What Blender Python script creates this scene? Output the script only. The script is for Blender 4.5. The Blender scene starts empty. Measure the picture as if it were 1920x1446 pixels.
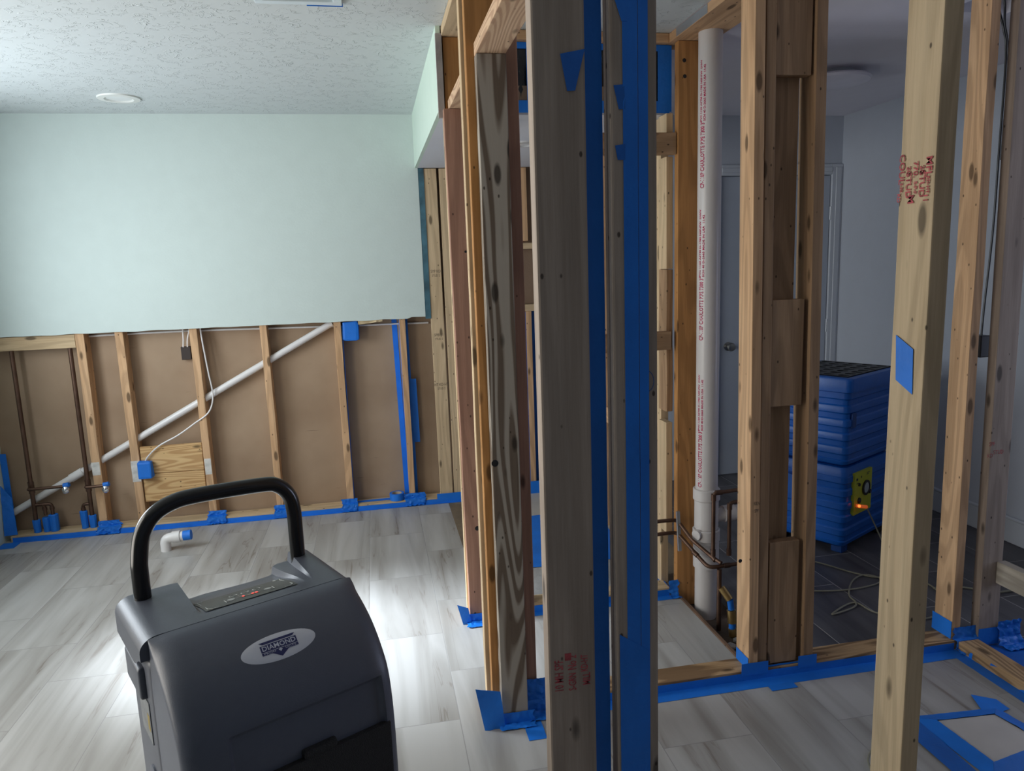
import bpy, bmesh, math, random
from mathutils import Vector, Matrix, noise as mnoise

SC = bpy.context.scene
COL = SC.collection
random.seed(7)

# ------------------------------------------------------------------ camera
CAM_H = 1.52
YAW, PITCH, ROLL, FPX = .1831, .1631, -.03476, 1366.0
_cy, _sy, _cp, _sp = math.cos(YAW), math.sin(YAW), math.cos(PITCH), math.sin(PITCH)
FW = Vector((_sy*_cp, _cy*_cp, -_sp))
_r0 = Vector((_cy, -_sy, 0)); _u0 = _r0.cross(FW)
RT = math.cos(ROLL)*_r0 + math.sin(ROLL)*_u0
UP = -math.sin(ROLL)*_r0 + math.cos(ROLL)*_u0
cam_data = bpy.data.cameras.new('camera'); cam = bpy.data.objects.new('camera', cam_data); COL.objects.link(cam)
m = Matrix.Identity(4)
for i in range(3):
    m[i][0] = RT[i]; m[i][1] = UP[i]; m[i][2] = -FW[i]
m[2][3] = CAM_H
cam.matrix_world = m
cam_data.sensor_fit = 'HORIZONTAL'; cam_data.sensor_width = 36.0
cam_data.lens = 36.0*FPX/1920.0; cam_data.clip_start = .02; cam_data.clip_end = 60
SC.camera = cam

# ------------------------------------------------------------------ world, lights, exposure
SC.view_settings.view_transform = 'Standard'; SC.view_settings.look = 'None'
SC.view_settings.gamma = 1.0; SC.view_settings.exposure = 0.0
SC.view_settings.use_curve_mapping = False
SC.cycles.use_denoising = True
SC.cycles.max_bounces = 8; SC.cycles.diffuse_bounces = 5; SC.cycles.glossy_bounces = 4
SC.cycles.sample_clamp_indirect = 6
W = bpy.data.worlds.new('world'); SC.world = W; W.use_nodes = True
W.node_tree.nodes['Background'].inputs[0].default_value = (.62, .72, .90, 1)
W.node_tree.nodes['Background'].inputs[1].default_value = .17

def area(name, loc, target, sx, sy, power, color, spread=180):
    d = bpy.data.lights.new(name, 'AREA'); d.shape = 'RECTANGLE'; d.size = sx; d.size_y = sy
    d.energy = power; d.color = color; d.spread = math.radians(spread)
    o = bpy.data.objects.new(name, d); COL.objects.link(o); o.location = loc
    o.rotation_euler = (Vector(target)-Vector(loc)).to_track_quat('-Z', 'Y').to_euler()
    return o
# daylight through the two windows of the left wall
area('window_light_far', (-2.36, 3.3, 1.55), (0, 3.3, 1.3), 1.2, 1.2, 58, (.86, .94, 1.0))
area('window_light_near', (-2.36, 1.6, 1.35), (0, 1.6, 1.2), 1.5, 1.9, 51, (1.0, .95, .86))
# unseen fill lamp added to brighten the far room's walls and ceiling
area('right_room_fill', (4.5, 1.9, 1.1), (2.5, 3.5, 2.2), 1.4, 1.4, 34, (.66, .74, 1.0))
# added spot lamp that makes the bright patch on tiles behind the machine
sd = bpy.data.lights.new('floor_patch_spot', 'SPOT'); sd.energy = 1300; sd.color = (.80, .90, 1.0)
sd.spot_size = math.radians(34); sd.spot_blend = 1.0; sd.shadow_soft_size = .25
so = bpy.data.objects.new('floor_patch_spot', sd); COL.objects.link(so); so.location = (-2.15, 3.25, 1.45)
so.rotation_euler = (Vector((-.42, 2.95, 0))-so.location).to_track_quat('-Z', 'Y').to_euler()

# ------------------------------------------------------------------ helpers
def at(px, py, **k):
    """photo pixel -> point on a real plane X=, Y= or Z="""
    d = FW + RT*((px-960)/FPX) - UP*((py-723)/FPX)
    a, v = list(k.items())[0]; i = 'XYZ'.index(a)
    o = Vector((0, 0, CAM_H))
    return o + d*((v-o[i])/d[i])

def tag(o, label, cat, group=None, kind=None):
    o['label'] = label; o['category'] = cat
    if group: o['group'] = group
    if kind: o['kind'] = kind
    return o

def link_mesh(name, me, mat, parent=None):
    o = bpy.data.objects.new(name, me); COL.objects.link(o)
    if mat is not None:
        me.materials.append(mat)
    if parent is not None: o.parent = parent
    return o

def empty(name, loc, rz=0, parent=None):
    o = bpy.data.objects.new(name, None); COL.objects.link(o); o.location = loc; o.rotation_euler = (0, 0, rz)
    o.empty_display_size = .1
    if parent is not None: o.parent = parent
    return o

def smooth(me, on=True):
    for p in me.polygons: p.use_smooth = on

def bm_obj(name, bm, mat, parent=None, sm=False):
    bmesh.ops.recalc_face_normals(bm, faces=bm.faces)
    me = bpy.data.meshes.new(name); bm.to_mesh(me); bm.free()
    if sm:
        smooth(me); me.set_sharp_from_angle(angle=math.radians(38))
    return link_mesh(name, me, mat, parent)

def bm_box(bm, a, b, bev=0, seg=1):
    r = bmesh.ops.create_cube(bm, size=1)
    vs = r['verts']
    for v in vs:
        v.co = Vector([a[i] if v.co[i] < 0 else b[i] for i in range(3)])
    if bev > 0:
        es = list({e for v in vs for e in v.link_edges})
        bmesh.ops.bevel(bm, geom=es, offset=bev, segments=seg, affect='EDGES', profile=.6)

def box(name, a, b, mat, parent=None, bev=0, seg=1, sm=False):
    """box between world corners a and b (local when parented); origin at its base centre"""
    a = Vector(a); b = Vector(b)
    c = Vector(((a.x+b.x)/2, (a.y+b.y)/2, min(a.z, b.z)))
    bm = bmesh.new(); bm_box(bm, a-c, b-c, bev, seg)
    o = bm_obj(name, bm, mat, parent, sm); o.location = c
    return o

def struct(o):
    o['kind'] = 'structure'; return o

def tube_bm(bm, pts, r, seg=12, cap=True):
    pts = [Vector(p) for p in pts]; n = len(pts); rings = []
    up = Vector((0, 0, 1))
    prev = None
    for i, p in enumerate(pts):
        t = (pts[min(i+1, n-1)]-pts[max(i-1, 0)]).normalized()
        if prev is None:
            ref = up if abs(t.dot(up)) < .9 else Vector((1, 0, 0))
            x = t.cross(ref).normalized()
        else:
            x = (prev - t*prev.dot(t)).normalized()
        prev = x; y = t.cross(x)
        rr = r[i] if isinstance(r, (list, tuple)) else r
        rings.append([bm.verts.new(p + x*math.cos(2*math.pi*k/seg)*rr + y*math.sin(2*math.pi*k/seg)*rr) for k in range(seg)])
    for i in range(n-1):
        for k in range(seg):
            bm.faces.new((rings[i][k], rings[i][(k+1) % seg], rings[i+1][(k+1) % seg], rings[i+1][k]))
    if cap:
        bm.faces.new(rings[0][::-1]); bm.faces.new(rings[-1])

def curve_pts(pts, n=8):
    """Catmull-Rom through points"""
    pts = [Vector(p) for p in pts]
    P = [pts[0]*2-pts[1]] + pts + [pts[-1]*2-pts[-2]]
    out = []
    for i in range(1, len(P)-2):
        for k in range(n):
            t = k/n
            a, b, c, d = P[i-1], P[i], P[i+1], P[i+2]
            out.append(.5*((2*b)+(c-a)*t+(2*a-5*b+4*c-d)*t*t+(3*b-a-3*c+d)*t**3))
    out.append(pts[-1]); return out

def round_path(pts, r, n=5):
    """polyline with its corners rounded"""
    pts = [Vector(p) for p in pts]; out = [pts[0]]
    for i in range(1, len(pts)-1):
        a, b, c = pts[i-1], pts[i], pts[i+1]
        rr = min(r, (a-b).length*.45, (c-b).length*.45)
        p = b+(a-b).normalized()*rr; q = b+(c-b).normalized()*rr
        for k in range(n+1):
            t = k/n
            out.append(p*(1-t)**2 + b*2*t*(1-t) + q*t*t)
    out.append(pts[-1]); return out

def tube(name, pts, r, mat, parent=None, seg=12, origin=None):
    pts = [Vector(p) for p in pts]
    c = Vector(origin) if origin is not None else (Vector((0, 0, 0)) if parent is not None else pts[0])
    bm = bmesh.new(); tube_bm(bm, [p-c for p in pts], r, seg)
    o = bm_obj(name, bm, mat, parent, True); o.location = c
    return o

def lathe(name, prof, mat, parent=None, loc=(0, 0, 0), seg=40, axis=None):
    """prof = [(radius, height)]"""
    bm = bmesh.new(); rings = []
    for r, z in prof:
        if r < 1e-6: rings.append([bm.verts.new((0, 0, z))])
        else: rings.append([bm.verts.new((r*math.cos(2*math.pi*k/seg), r*math.sin(2*math.pi*k/seg), z)) for k in range(seg)])
    for a, b in zip(rings, rings[1:]):
        for k in range(seg):
            k2 = (k+1) % seg
            if len(a) == 1: bm.faces.new((a[0], b[k], b[k2]))
            elif len(b) == 1: bm.faces.new((a[k], a[k2], b[0]))
            else: bm.faces.new((a[k], a[k2], b[k2], b[k]))
    o = bm_obj(name, bm, mat, parent, True); o.location = loc
    if axis is not None: o.rotation_euler = Vector(axis).to_track_quat('Z', 'Y').to_euler()
    return o

def text_mesh(s, size, sx=1.0, bold=0.0, align='CENTER'):
    c = bpy.data.curves.new('lettering', 'FONT'); c.body = s; c.size = size
    c.align_x = align; c.align_y = 'CENTER'; c.offset = bold; c.resolution_u = 2
    o = bpy.data.objects.new('lettering', c); COL.objects.link(o)
    dg = bpy.context.evaluated_depsgraph_get(); dg.update()
    me = bpy.data.meshes.new_from_object(o.evaluated_get(dg))
    bpy.data.objects.remove(o); bpy.data.curves.remove(c)
    for v in me.vertices: v.co.x *= sx
    me.materials.clear()
    return me

def place_text(name, s, size, mat, origin, xdir, ydir, parent=None, sx=1.0, bold=0.0, align='CENTER', lift=.0006):
    me = text_mesh(s, size, sx, bold, align)
    X = Vector(xdir).normalized(); Y = Vector(ydir).normalized(); N = X.cross(Y)
    o = Vector(origin)
    for v in me.vertices: v.co = o + X*v.co.x + Y*v.co.y + N*lift
    ob = link_mesh(name, me, mat)
    if parent is not None:
        ob.parent = parent; ob.matrix_parent_inverse = parent_inv(parent)
    return ob

def parent_inv(p):
    bpy.context.view_layer.update()
    return p.matrix_world.inverted()

# ------------------------------------------------------------------ materials
def new_mat(name):
    mt = bpy.data.materials.new(name); mt.use_nodes = True
    nt = mt.node_tree; b = nt.nodes['Principled BSDF']
    return mt, nt, b

def N(nt, t, **k):
    n = nt.nodes.new(t)
    for a, v in k.items(): setattr(n, a, v)
    return n

def plain(name, col, rough=.5, metal=0, bump=0, bscale=60, spec=.5, emit=None, estr=1.0, var=.06):
    mt, nt, b = new_mat(name)
    b.inputs['Roughness'].default_value = rough; b.inputs['Metallic'].default_value = metal
    b.inputs['Specular IOR Level'].default_value = spec
    tc = N(nt, 'ShaderNodeTexCoord'); nz = N(nt, 'ShaderNodeTexNoise')
    nz.inputs['Scale'].default_value = bscale*.12; nz.inputs['Detail'].default_value = 4
    nt.links.new(tc.outputs['Object'], nz.inputs['Vector'])
    rp = N(nt, 'ShaderNodeValToRGB')
    rp.color_ramp.elements[0].position = .3; rp.color_ramp.elements[1].position = .7
    rp.color_ramp.elements[0].color = (*[c*(1-var) for c in col], 1); rp.color_ramp.elements[1].color = (*[min(1, c*(1+var)) for c in col], 1)
    nt.links.new(nz.outputs[0], rp.inputs[0]); nt.links.new(rp.outputs[0], b.inputs['Base Color'])
    if bump:
        n2 = N(nt, 'ShaderNodeTexNoise'); n2.inputs['Scale'].default_value = bscale; n2.inputs['Detail'].default_value = 5
        nt.links.new(tc.outputs['Object'], n2.inputs['Vector'])
        bp = N(nt, 'ShaderNodeBump'); bp.inputs['Strength'].default_value = bump; bp.inputs['Distance'].default_value = .004
        nt.links.new(n2.outputs[0], bp.inputs['Height']); nt.links.new(bp.outputs[0], b.inputs['Normal'])
    if emit:
        b.inputs['Emission Color'].default_value = (*emit, 1); b.inputs['Emission Strength'].default_value = estr
    return mt

def mathn(nt, op, a=None, b=None, va=None, vb=None):
    n = N(nt, 'ShaderNodeMath', operation=op)
    if a is not None: nt.links.new(a, n.inputs[0])
    elif va is not None: n.inputs[0].default_value = va
    if b is not None: nt.links.new(b, n.inputs[1])
    elif vb is not None: n.inputs[1].default_value = vb
    return n.outputs[0]

def mixc(nt, fac, c1, c2, mode='MIX'):
    n = N(nt, 'ShaderNodeMix', data_type='RGBA', blend_type=mode)
    if isinstance(fac, float): n.inputs[0].default_value = fac
    else: nt.links.new(fac, n.inputs[0])
    for s, c in ((6, c1), (7, c2)):
        if isinstance(c, tuple): n.inputs[s].default_value = (*c, 1)
        else: nt.links.new(c, n.inputs[s])
    return n.outputs[2]

def wood(name, c_lo, c_hi, axis='Z', rings=7.0, ring_amt=.35, knots=True, rough=.72, ringcol=None, seed=0.0):
    """sawn softwood: long grain on one axis, contour rings, knots, nail holes"""
    mt, nt, b = new_mat(name); b.inputs['Roughness'].default_value = rough
    b.inputs['Specular IOR Level'].default_value = .25
    tc = N(nt, 'ShaderNodeTexCoord'); oi = N(nt, 'ShaderNodeObjectInfo')
    off = mathn(nt, 'MULTIPLY', oi.outputs['Random'], vb=37.0)
    off = mathn(nt, 'ADD', off, vb=seed)
    cb = N(nt, 'ShaderNodeCombineXYZ')
    for i in range(3): nt.links.new(off, cb.inputs[i])
    ad = N(nt, 'ShaderNodeVectorMath', operation='ADD')
    nt.links.new(tc.outputs['Object'], ad.inputs[0]); nt.links.new(cb.outputs[0], ad.inputs[1])
    def mp(sc_long, sc_cross):
        v = N(nt, 'ShaderNodeVectorMath', operation='MULTIPLY')
        s = [sc_cross]*3; s['XYZ'.index(axis)] = sc_long
        v.inputs[1].default_value = s
        nt.links.new(ad.outputs[0], v.inputs[0]); return v.outputs[0]
    fine = N(nt, 'ShaderNodeTexNoise'); fine.inputs['Scale'].default_value = 1; fine.inputs['Detail'].default_value = 6
    fine.inputs['Roughness'].default_value = .65
    nt.links.new(mp(6, 170), fine.inputs['Vector'])
    broad = N(nt, 'ShaderNodeTexNoise'); broad.inputs['Scale'].default_value = 1; broad.inputs['Detail'].default_value = 2
    nt.links.new(mp(1.6, 14), broad.inputs['Vector'])
    rp = N(nt, 'ShaderNodeValToRGB')
    rp.color_ramp.elements[0].position = .28; rp.color_ramp.elements[1].position = .72
    rp.color_ramp.elements[0].color = (*c_lo, 1); rp.color_ramp.elements[1].color = (*c_hi, 1)
    mx = mathn(nt, 'ADD', mathn(nt, 'MULTIPLY', fine.outputs[0], vb=.55), mathn(nt, 'MULTIPLY', broad.outputs[0], vb=.45))
    nt.links.new(mx, rp.inputs[0])
    col = rp.outputs[0]
    # contour rings
    rn = N(nt, 'ShaderNodeTexNoise'); rn.inputs['Scale'].default_value = 1; rn.inputs['Detail'].default_value = 1.5
    rn.inputs['Roughness'].default_value = .35
    nt.links.new(mp(.9, 9), rn.inputs['Vector'])
    pp = mathn(nt, 'PINGPONG', mathn(nt, 'MULTIPLY', rn.outputs[0], vb=rings), vb=.5)
    rr = N(nt, 'ShaderNodeMapRange'); rr.inputs['From Min'].default_value = .18; rr.inputs['From Max'].default_value = .34
    rr.inputs['To Min'].default_value = 0; rr.inputs['To Max'].default_value = ring_amt
    nt.links.new(pp, rr.inputs['Value'])
    rc = ringcol or tuple(c*.45 for c in c_lo)
    col = mixc(nt, rr.outputs[0], col, rc)
    if knots:
        vo = N(nt, 'ShaderNodeTexVoronoi'); vo.inputs['Scale'].default_value = 1
        nt.links.new(mp(4.2, 12), vo.inputs['Vector'])
        kr = N(nt, 'ShaderNodeMapRange'); kr.inputs['From Min'].default_value = .10; kr.inputs['From Max'].default_value = .16
        kr.inputs['To Min'].default_value = .85; kr.inputs['To Max'].default_value = 0
        nt.links.new(vo.outputs['Distance'], kr.inputs['Value'])
        col = mixc(nt, kr.outputs[0], col, tuple(c*.22 for c in c_lo))
        v2 = N(nt, 'ShaderNodeTexVoronoi'); v2.inputs['Scale'].default_value = 1
        nt.links.new(mp(16, 28), v2.inputs['Vector'])
        k2 = N(nt, 'ShaderNodeMapRange'); k2.inputs['From Min'].default_value = .06; k2.inputs['From Max'].default_value = .10
        k2.inputs['To Min'].default_value = .8; k2.inputs['To Max'].default_value = 0
        nt.links.new(v2.outputs['Distance'], k2.inputs['Value'])
        col = mixc(nt, k2.outputs[0], col, (.02, .012, .008))
    nt.links.new(col, b.inputs['Base Color'])
    bp = N(nt, 'ShaderNodeBump'); bp.inputs['Strength'].default_value = .25; bp.inputs['Distance'].default_value = .002
    nt.links.new(fine.outputs[0], bp.inputs['Height']); nt.links.new(bp.outputs[0], b.inputs['Normal'])
    return mt

_wc = {}
WOODS = {  # colour pairs of the lumber
    'fir':    ((.48, .28, .145), (.73, .48, .285), 9, .30),
    'orange': ((.34, .155, .05), (.52, .265, .095), 8, .30),
    'pale':   ((.47, .33, .19), (.68, .52, .33), 8, .25),
    'straw':  ((.48, .345, .205), (.68, .52, .335), 8, .22),
    'red':    ((.30, .155, .11), (.45, .26, .18), 7, .25),
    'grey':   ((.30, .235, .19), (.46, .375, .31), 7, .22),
    'brown':  ((.26, .155, .085), (.43, .28, .165), 8, .30),
    'weather':((.36, .31, .25), (.58, .53, .45), 9, .4),
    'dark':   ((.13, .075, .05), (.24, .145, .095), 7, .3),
}
def wd(kind, axis='Z'):
    k = (kind, axis)
    if k not in _wc:
        lo, hi, rg, am = WOODS[kind]
        _wc[k] = wood('%s_lumber_%s' % (kind, axis.lower()), lo, hi, axis, rg, am)
    return _wc[k]
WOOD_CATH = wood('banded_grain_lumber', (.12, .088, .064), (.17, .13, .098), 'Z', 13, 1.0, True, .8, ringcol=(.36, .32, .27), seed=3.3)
WOOD_RINGY = wood('ring_grain_lumber', (.55, .36, .22), (.72, .52, .35), 'Y', 20, .5, True, .7, ringcol=(.30, .15, .09))
WOOD_PLY = wood('plywood_grain', (.58, .36, .16), (.74, .52, .27), 'X', 20, .55, True, .7, ringcol=(.36, .17, .06))

TAPE = plain('blue_masking_tape', (.006, .165, .66), .55, bump=.35, bscale=55, var=.12)
TAPE_D = plain('blue_masking_tape_overlap', (.004, .115, .48), .55, bump=.35, bscale=70, var=.15)
def wall_mat(name, c, bump=.15, bscale=90):
    return plain(name, c, .75, bump=bump, bscale=bscale, spec=.2, var=.015)
MINT = wall_mat('pale_mint_paint', (.57, .645, .615))
MINT_SIDE = wall_mat('pale_mint_soffit_paint', (.58, .70, .61))
WHITE_PAINT = wall_mat('white_paint', (.66, .67, .72))
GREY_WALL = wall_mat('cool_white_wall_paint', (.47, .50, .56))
TRIM_WHITE = plain('satin_trim_paint', (.52, .55, .60), .4, var=.02)
DOOR_PAINT = plain('door_paint', (.40, .44, .51), .45, var=.02)
SMOOTH_CEIL = wall_mat('smooth_ceiling_paint', (.74, .72, .78))
PVC = plain('white_pvc', (.72, .70, .69), .3, var=.02)
PVC_STACK = plain('stack_pvc', (.60, .57, .56), .32, var=.03)
COPPER = plain('aged_copper', (.13, .075, .052), .45, .75, var=.35, bscale=80)
BRASS = plain('brass', (.55, .38, .16), .35, .9, var=.2)
STEEL = plain('galvanised_steel', (.45, .47, .5), .4, .8, var=.1)
CHROME = plain('chrome', (.75, .76, .78), .15, 1)
BLACK = plain('black_plastic', (.012, .012, .014), .35)
SHEET = plain('black_plastic_film', (.012, .013, .018), .22, bump=1.0, bscale=18)
PINKINK = plain('pink_ink', (.42, .006, .075), .7, var=.3, bscale=700)
REDINK = plain('faded_red_ink', (.42, .07, .08), .8, var=.4, bscale=700)
DARKINK = plain('dark_ink', (.09, .07, .05), .8, var=.3, bscale=700)
BLUEINK = plain('blue_ink', (.05, .10, .25), .8)
BACKER = None

def backer_mat():
    mt, nt, b = new_mat('brown_backing_paper'); b.inputs['Roughness'].default_value = .8
    tc = N(nt, 'ShaderNodeTexCoord')
    def nz(sc, s):
        v = N(nt, 'ShaderNodeVectorMath', operation='MULTIPLY'); v.inputs[1].default_value = s
        nt.links.new(tc.outputs['Object'], v.inputs[0])
        n = N(nt, 'ShaderNodeTexNoise'); n.inputs['Scale'].default_value = sc; n.inputs['Detail'].default_value = 5
        nt.links.new(v.outputs[0], n.inputs['Vector']); return n.outputs[0]
    rp = N(nt, 'ShaderNodeValToRGB'); rp.color_ramp.elements[0].position = .3; rp.color_ramp.elements[1].position = .7
    rp.color_ramp.elements[0].color = (.28, .185, .115, 1); rp.color_ramp.elements[1].color = (.40, .285, .19, 1)
    nt.links.new(nz(2.2, (1, 1, 1)), rp.inputs[0])
    sc = N(nt, 'ShaderNodeMapRange'); sc.inputs['From Min'].default_value = .70; sc.inputs['From Max'].default_value = .76
    nt.links.new(nz(1, (7, 7, 70)), sc.inputs['Value'])
    c = mixc(nt, mathn(nt, 'MULTIPLY', sc.outputs[0], vb=.55), rp.outputs[0], (.13, .08, .05))
    nt.links.new(c, b.inputs['Base Color']); return mt
BACKER = backer_mat()

def ceiling_mat():
    mt, nt, b = new_mat('stomped_texture_ceiling'); b.inputs['Roughness'].default_value = .8
    b.inputs['Base Color'].default_value = (.58, .62, .625, 1); b.inputs['Specular IOR Level'].default_value = .2
    tc = N(nt, 'ShaderNodeTexCoord')
    n0 = N(nt, 'ShaderNodeTexNoise'); n0.inputs['Scale'].default_value = 9
    nt.links.new(tc.outputs['Object'], n0.inputs['Vector'])
    ad = N(nt, 'ShaderNodeVectorMath', operation='MULTIPLY_ADD')
    ad.inputs[1].default_value = (.12, .12, 0)
    nt.links.new(n0.outputs['Color'], ad.inputs[0]); nt.links.new(tc.outputs['Object'], ad.inputs[2])
    n1 = N(nt, 'ShaderNodeTexNoise'); n1.inputs['Scale'].default_value = 34; n1.inputs['Detail'].default_value = 3; n1.inputs['Roughness'].default_value = .5
    nt.links.new(ad.outputs[0], n1.inputs['Vector'])
    d = mathn(nt, 'ABSOLUTE', mathn(nt, 'SUBTRACT', n1.outputs[0], vb=.55))
    rg = N(nt, 'ShaderNodeMapRange'); rg.inputs['From Min'].default_value = 0; rg.inputs['From Max'].default_value = .03
    rg.inputs['To Min'].default_value = 1; rg.inputs['To Max'].default_value = 0
    nt.links.new(d, rg.inputs['Value'])
    n2 = N(nt, 'ShaderNodeTexNoise'); n2.inputs['Scale'].default_value = 14
    nt.links.new(tc.outputs['Object'], n2.inputs['Vector'])
    mk = N(nt, 'ShaderNodeMapRange'); mk.inputs['From Min'].default_value = .46; mk.inputs['From Max'].default_value = .56
    nt.links.new(n2.outputs[0], mk.inputs['Value'])
    h = mathn(nt, 'MULTIPLY', rg.outputs[0], mk.outputs[0])
    bp = N(nt, 'ShaderNodeBump'); bp.inputs['Strength'].default_value = .6; bp.inputs['Distance'].default_value = .006
    nt.links.new(h, bp.inputs['Height']); nt.links.new(bp.outputs[0], b.inputs['Normal'])
    return mt

def tile_mat(name, lo, hi, vein, mortar, rough, vein_amt):
    mt, nt, b = new_mat(name)
    b.inputs['Specular IOR Level'].default_value = .5
    ge = N(nt, 'ShaderNodeNewGeometry')
    sp = N(nt, 'ShaderNodeSeparateXYZ'); nt.links.new(ge.outputs['Position'], sp.inputs[0])
    cb = N(nt, 'ShaderNodeCombineXYZ')
    nt.links.new(mathn(nt, 'ADD', sp.outputs[1], vb=-2.88+61*.61), cb.inputs[0])
    nt.links.new(mathn(nt, 'ADD', sp.outputs[0], vb=-.2+100*.305), cb.inputs[1])
    br = N(nt, 'ShaderNodeTexBrick'); br.offset = .5; br.offset_frequency = 2; br.squash = 1
    br.inputs['Scale'].default_value = 1; br.inputs['Mortar Size'].default_value = .0016; br.inputs['Mortar Smooth'].default_value = .1
    br.inputs['Brick Width'].default_value = .61; br.inputs['Row Height'].default_value = .305
    br.inputs['Color1'].default_value = (0, 0, 0, 1); br.inputs['Color2'].default_value = (1, 1, 1, 1); br.inputs['Mortar'].default_value = (.5, .5, .5, 1)
    nt.links.new(cb.outputs[0], br.inputs['Vector'])
    # per-tile offset of the marbling
    ad = N(nt, 'ShaderNodeVectorMath', operation='MULTIPLY_ADD'); ad.inputs[1].default_value = (9, 17, 5)
    nt.links.new(br.outputs['Color'], ad.inputs[0]); nt.links.new(ge.outputs['Position'], ad.inputs[2])
    mp = N(nt, 'ShaderNodeMapping'); mp.inputs['Rotation'].default_value = (0, 0, math.radians(30)); mp.inputs['Scale'].default_value = (8.5, .75, 1)
    nt.links.new(ad.outputs[0], mp.inputs['Vector'])
    n1 = N(nt, 'ShaderNodeTexNoise'); n1.inputs['Scale'].default_value = 1; n1.inputs['Detail'].default_value = 5; n1.inputs['Distortion'].default_value = .7
    nt.links.new(mp.outputs[0], n1.inputs['Vector'])
    rp = N(nt, 'ShaderNodeValToRGB'); rp.color_ramp.elements[0].position = .32; rp.color_ramp.elements[1].position = .62
    rp.color_ramp.elements[0].color = (*lo, 1); rp.color_ramp.elements[1].color = (*hi, 1)
    nt.links.new(n1.outputs[0], rp.inputs[0])
    n3 = N(nt, 'ShaderNodeTexNoise'); n3.inputs['Scale'].default_value = 1.7; n3.inputs['Detail'].default_value = 4; n3.inputs['Distortion'].default_value = .8
    nt.links.new(mp.outputs[0], n3.inputs['Vector'])
    dd = mathn(nt, 'ABSOLUTE', mathn(nt, 'SUBTRACT', n3.outputs[0], vb=.47))
    vr = N(nt, 'ShaderNodeMapRange'); vr.inputs['From Min'].default_value = 0; vr.inputs['From Max'].default_value = .022
    vr.inputs['To Min'].default_value = vein_amt; vr.inputs['To Max'].default_value = 0
    nt.links.new(dd, vr.inputs['Value'])
    gate = N(nt, 'ShaderNodeMapRange'); gate.inputs['From Min'].default_value = .5; gate.inputs['From Max'].default_value = .35
    nt.links.new(n1.outputs[0], gate.inputs['Value'])
    c = mixc(nt, mathn(nt, 'MULTIPLY', vr.outputs[0], gate.outputs[0]), rp.outputs[0], vein)
    c = mixc(nt, br.outputs['Fac'], c, mortar)
    nt.links.new(c, b.inputs['Base Color'])
    rr = N(nt, 'ShaderNodeMapRange'); rr.inputs['To Min'].default_value = rough; rr.inputs['To Max'].default_value = .9
    nt.links.new(br.outputs['Fac'], rr.inputs['Value']); nt.links.new(rr.outputs[0], b.inputs['Roughness'])
    bp = N(nt, 'ShaderNodeBump'); bp.inputs['Strength'].default_value = .5; bp.inputs['Distance'].default_value = .002; bp.invert = True
    nt.links.new(br.outputs['Fac'], bp.inputs['Height']); nt.links.new(bp.outputs[0], b.inputs['Normal'])
    return mt
TILE = tile_mat('marble_look_floor_tile', (.27, .255, .235), (.43, .42, .405), (.16, .13, .105), (.30, .29, .28), .40, .85)
TILE_DARK = tile_mat('charcoal_floor_tile', (.055, .053, .06), (.11, .106, .115), (.03, .03, .03), (.42, .41, .40), .5, .5)
CONCRETE = plain('bare_concrete', (.30, .29, .28), .9, bump=.6, bscale=40, var=.25)
DIRT = plain('dark_dirty_subfloor', (.085, .062, .048), .95, bump=1.0, bscale=60, var=.5)
SUBFLOOR = plain('brown_subfloor', (.17, .125, .08), .9, bump=.4, bscale=60, var=.25)

# ------------------------------------------------------------------ room shell
XL, XR, YB, ZC = -2.24, 3.20, 4.63, 2.44
# floor with the plumbing trench left out
def floor_piece(name, x0, x1, y0, y1, mat, z=0.0):
    return struct(box(name, (x0, y0, z-.06), (x1, y1, z), mat))
floor_piece('floor', XL-.2, 1.285, -2.2, 2.95, TILE)
floor_piece('floor', 1.285, 2.12, -2.2, 2.34, TILE)
floor_piece('floor', XL-.2, .40, 2.95, 4.85, TILE)
floor_piece('floor', .40, .58, 2.95, 4.85, SUBFLOOR)
floor_piece('floor', .58, 1.285, 3.43, 4.85, plain('pale_shower_base', (.46, .43, .39), .6))
floor_piece('floor', .58, 1.285, 2.95, 3.43, CONCRETE)
floor_piece('floor', 1.50, XR+.1, 2.34, 4.85, TILE_DARK)
floor_piece('floor', 2.12, XR+1.6, -2.2, 2.34, TILE_DARK)
floor_piece('floor', 1.285, 1.50, 2.34, 3.02, DIRT, -.06)
floor_piece('floor', 1.285, 1.50, 3.02, 4.85, SUBFLOOR)

struct(box('ceiling', (XL-.15, -2.2, ZC), (1.262, 4.85, ZC+.08), ceiling_mat()))
# smooth ceiling of the far room with its small opening
op_a, op_b, op_c, op_d = 2.27, 2.54, 2.40, 2.665
for (x0, x1, y0, y1) in ((1.262, op_a, -2.2, 4.85), (op_b, XR+1.6, -2.2, 4.85), (op_a, op_b, op_d, 4.85), (op_a, op_b, -2.2, op_c)):
    struct(box('ceiling', (x0, y0, ZC), (x1, y1, ZC+.08), SMOOTH_CEIL))
struct(box('ceiling', (op_a-.02, op_c-.02, ZC+.10), (op_b+.02, op_d+.02, ZC+.12), plain('dark_ceiling_void', (.03, .04, .05), .9)))

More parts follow.
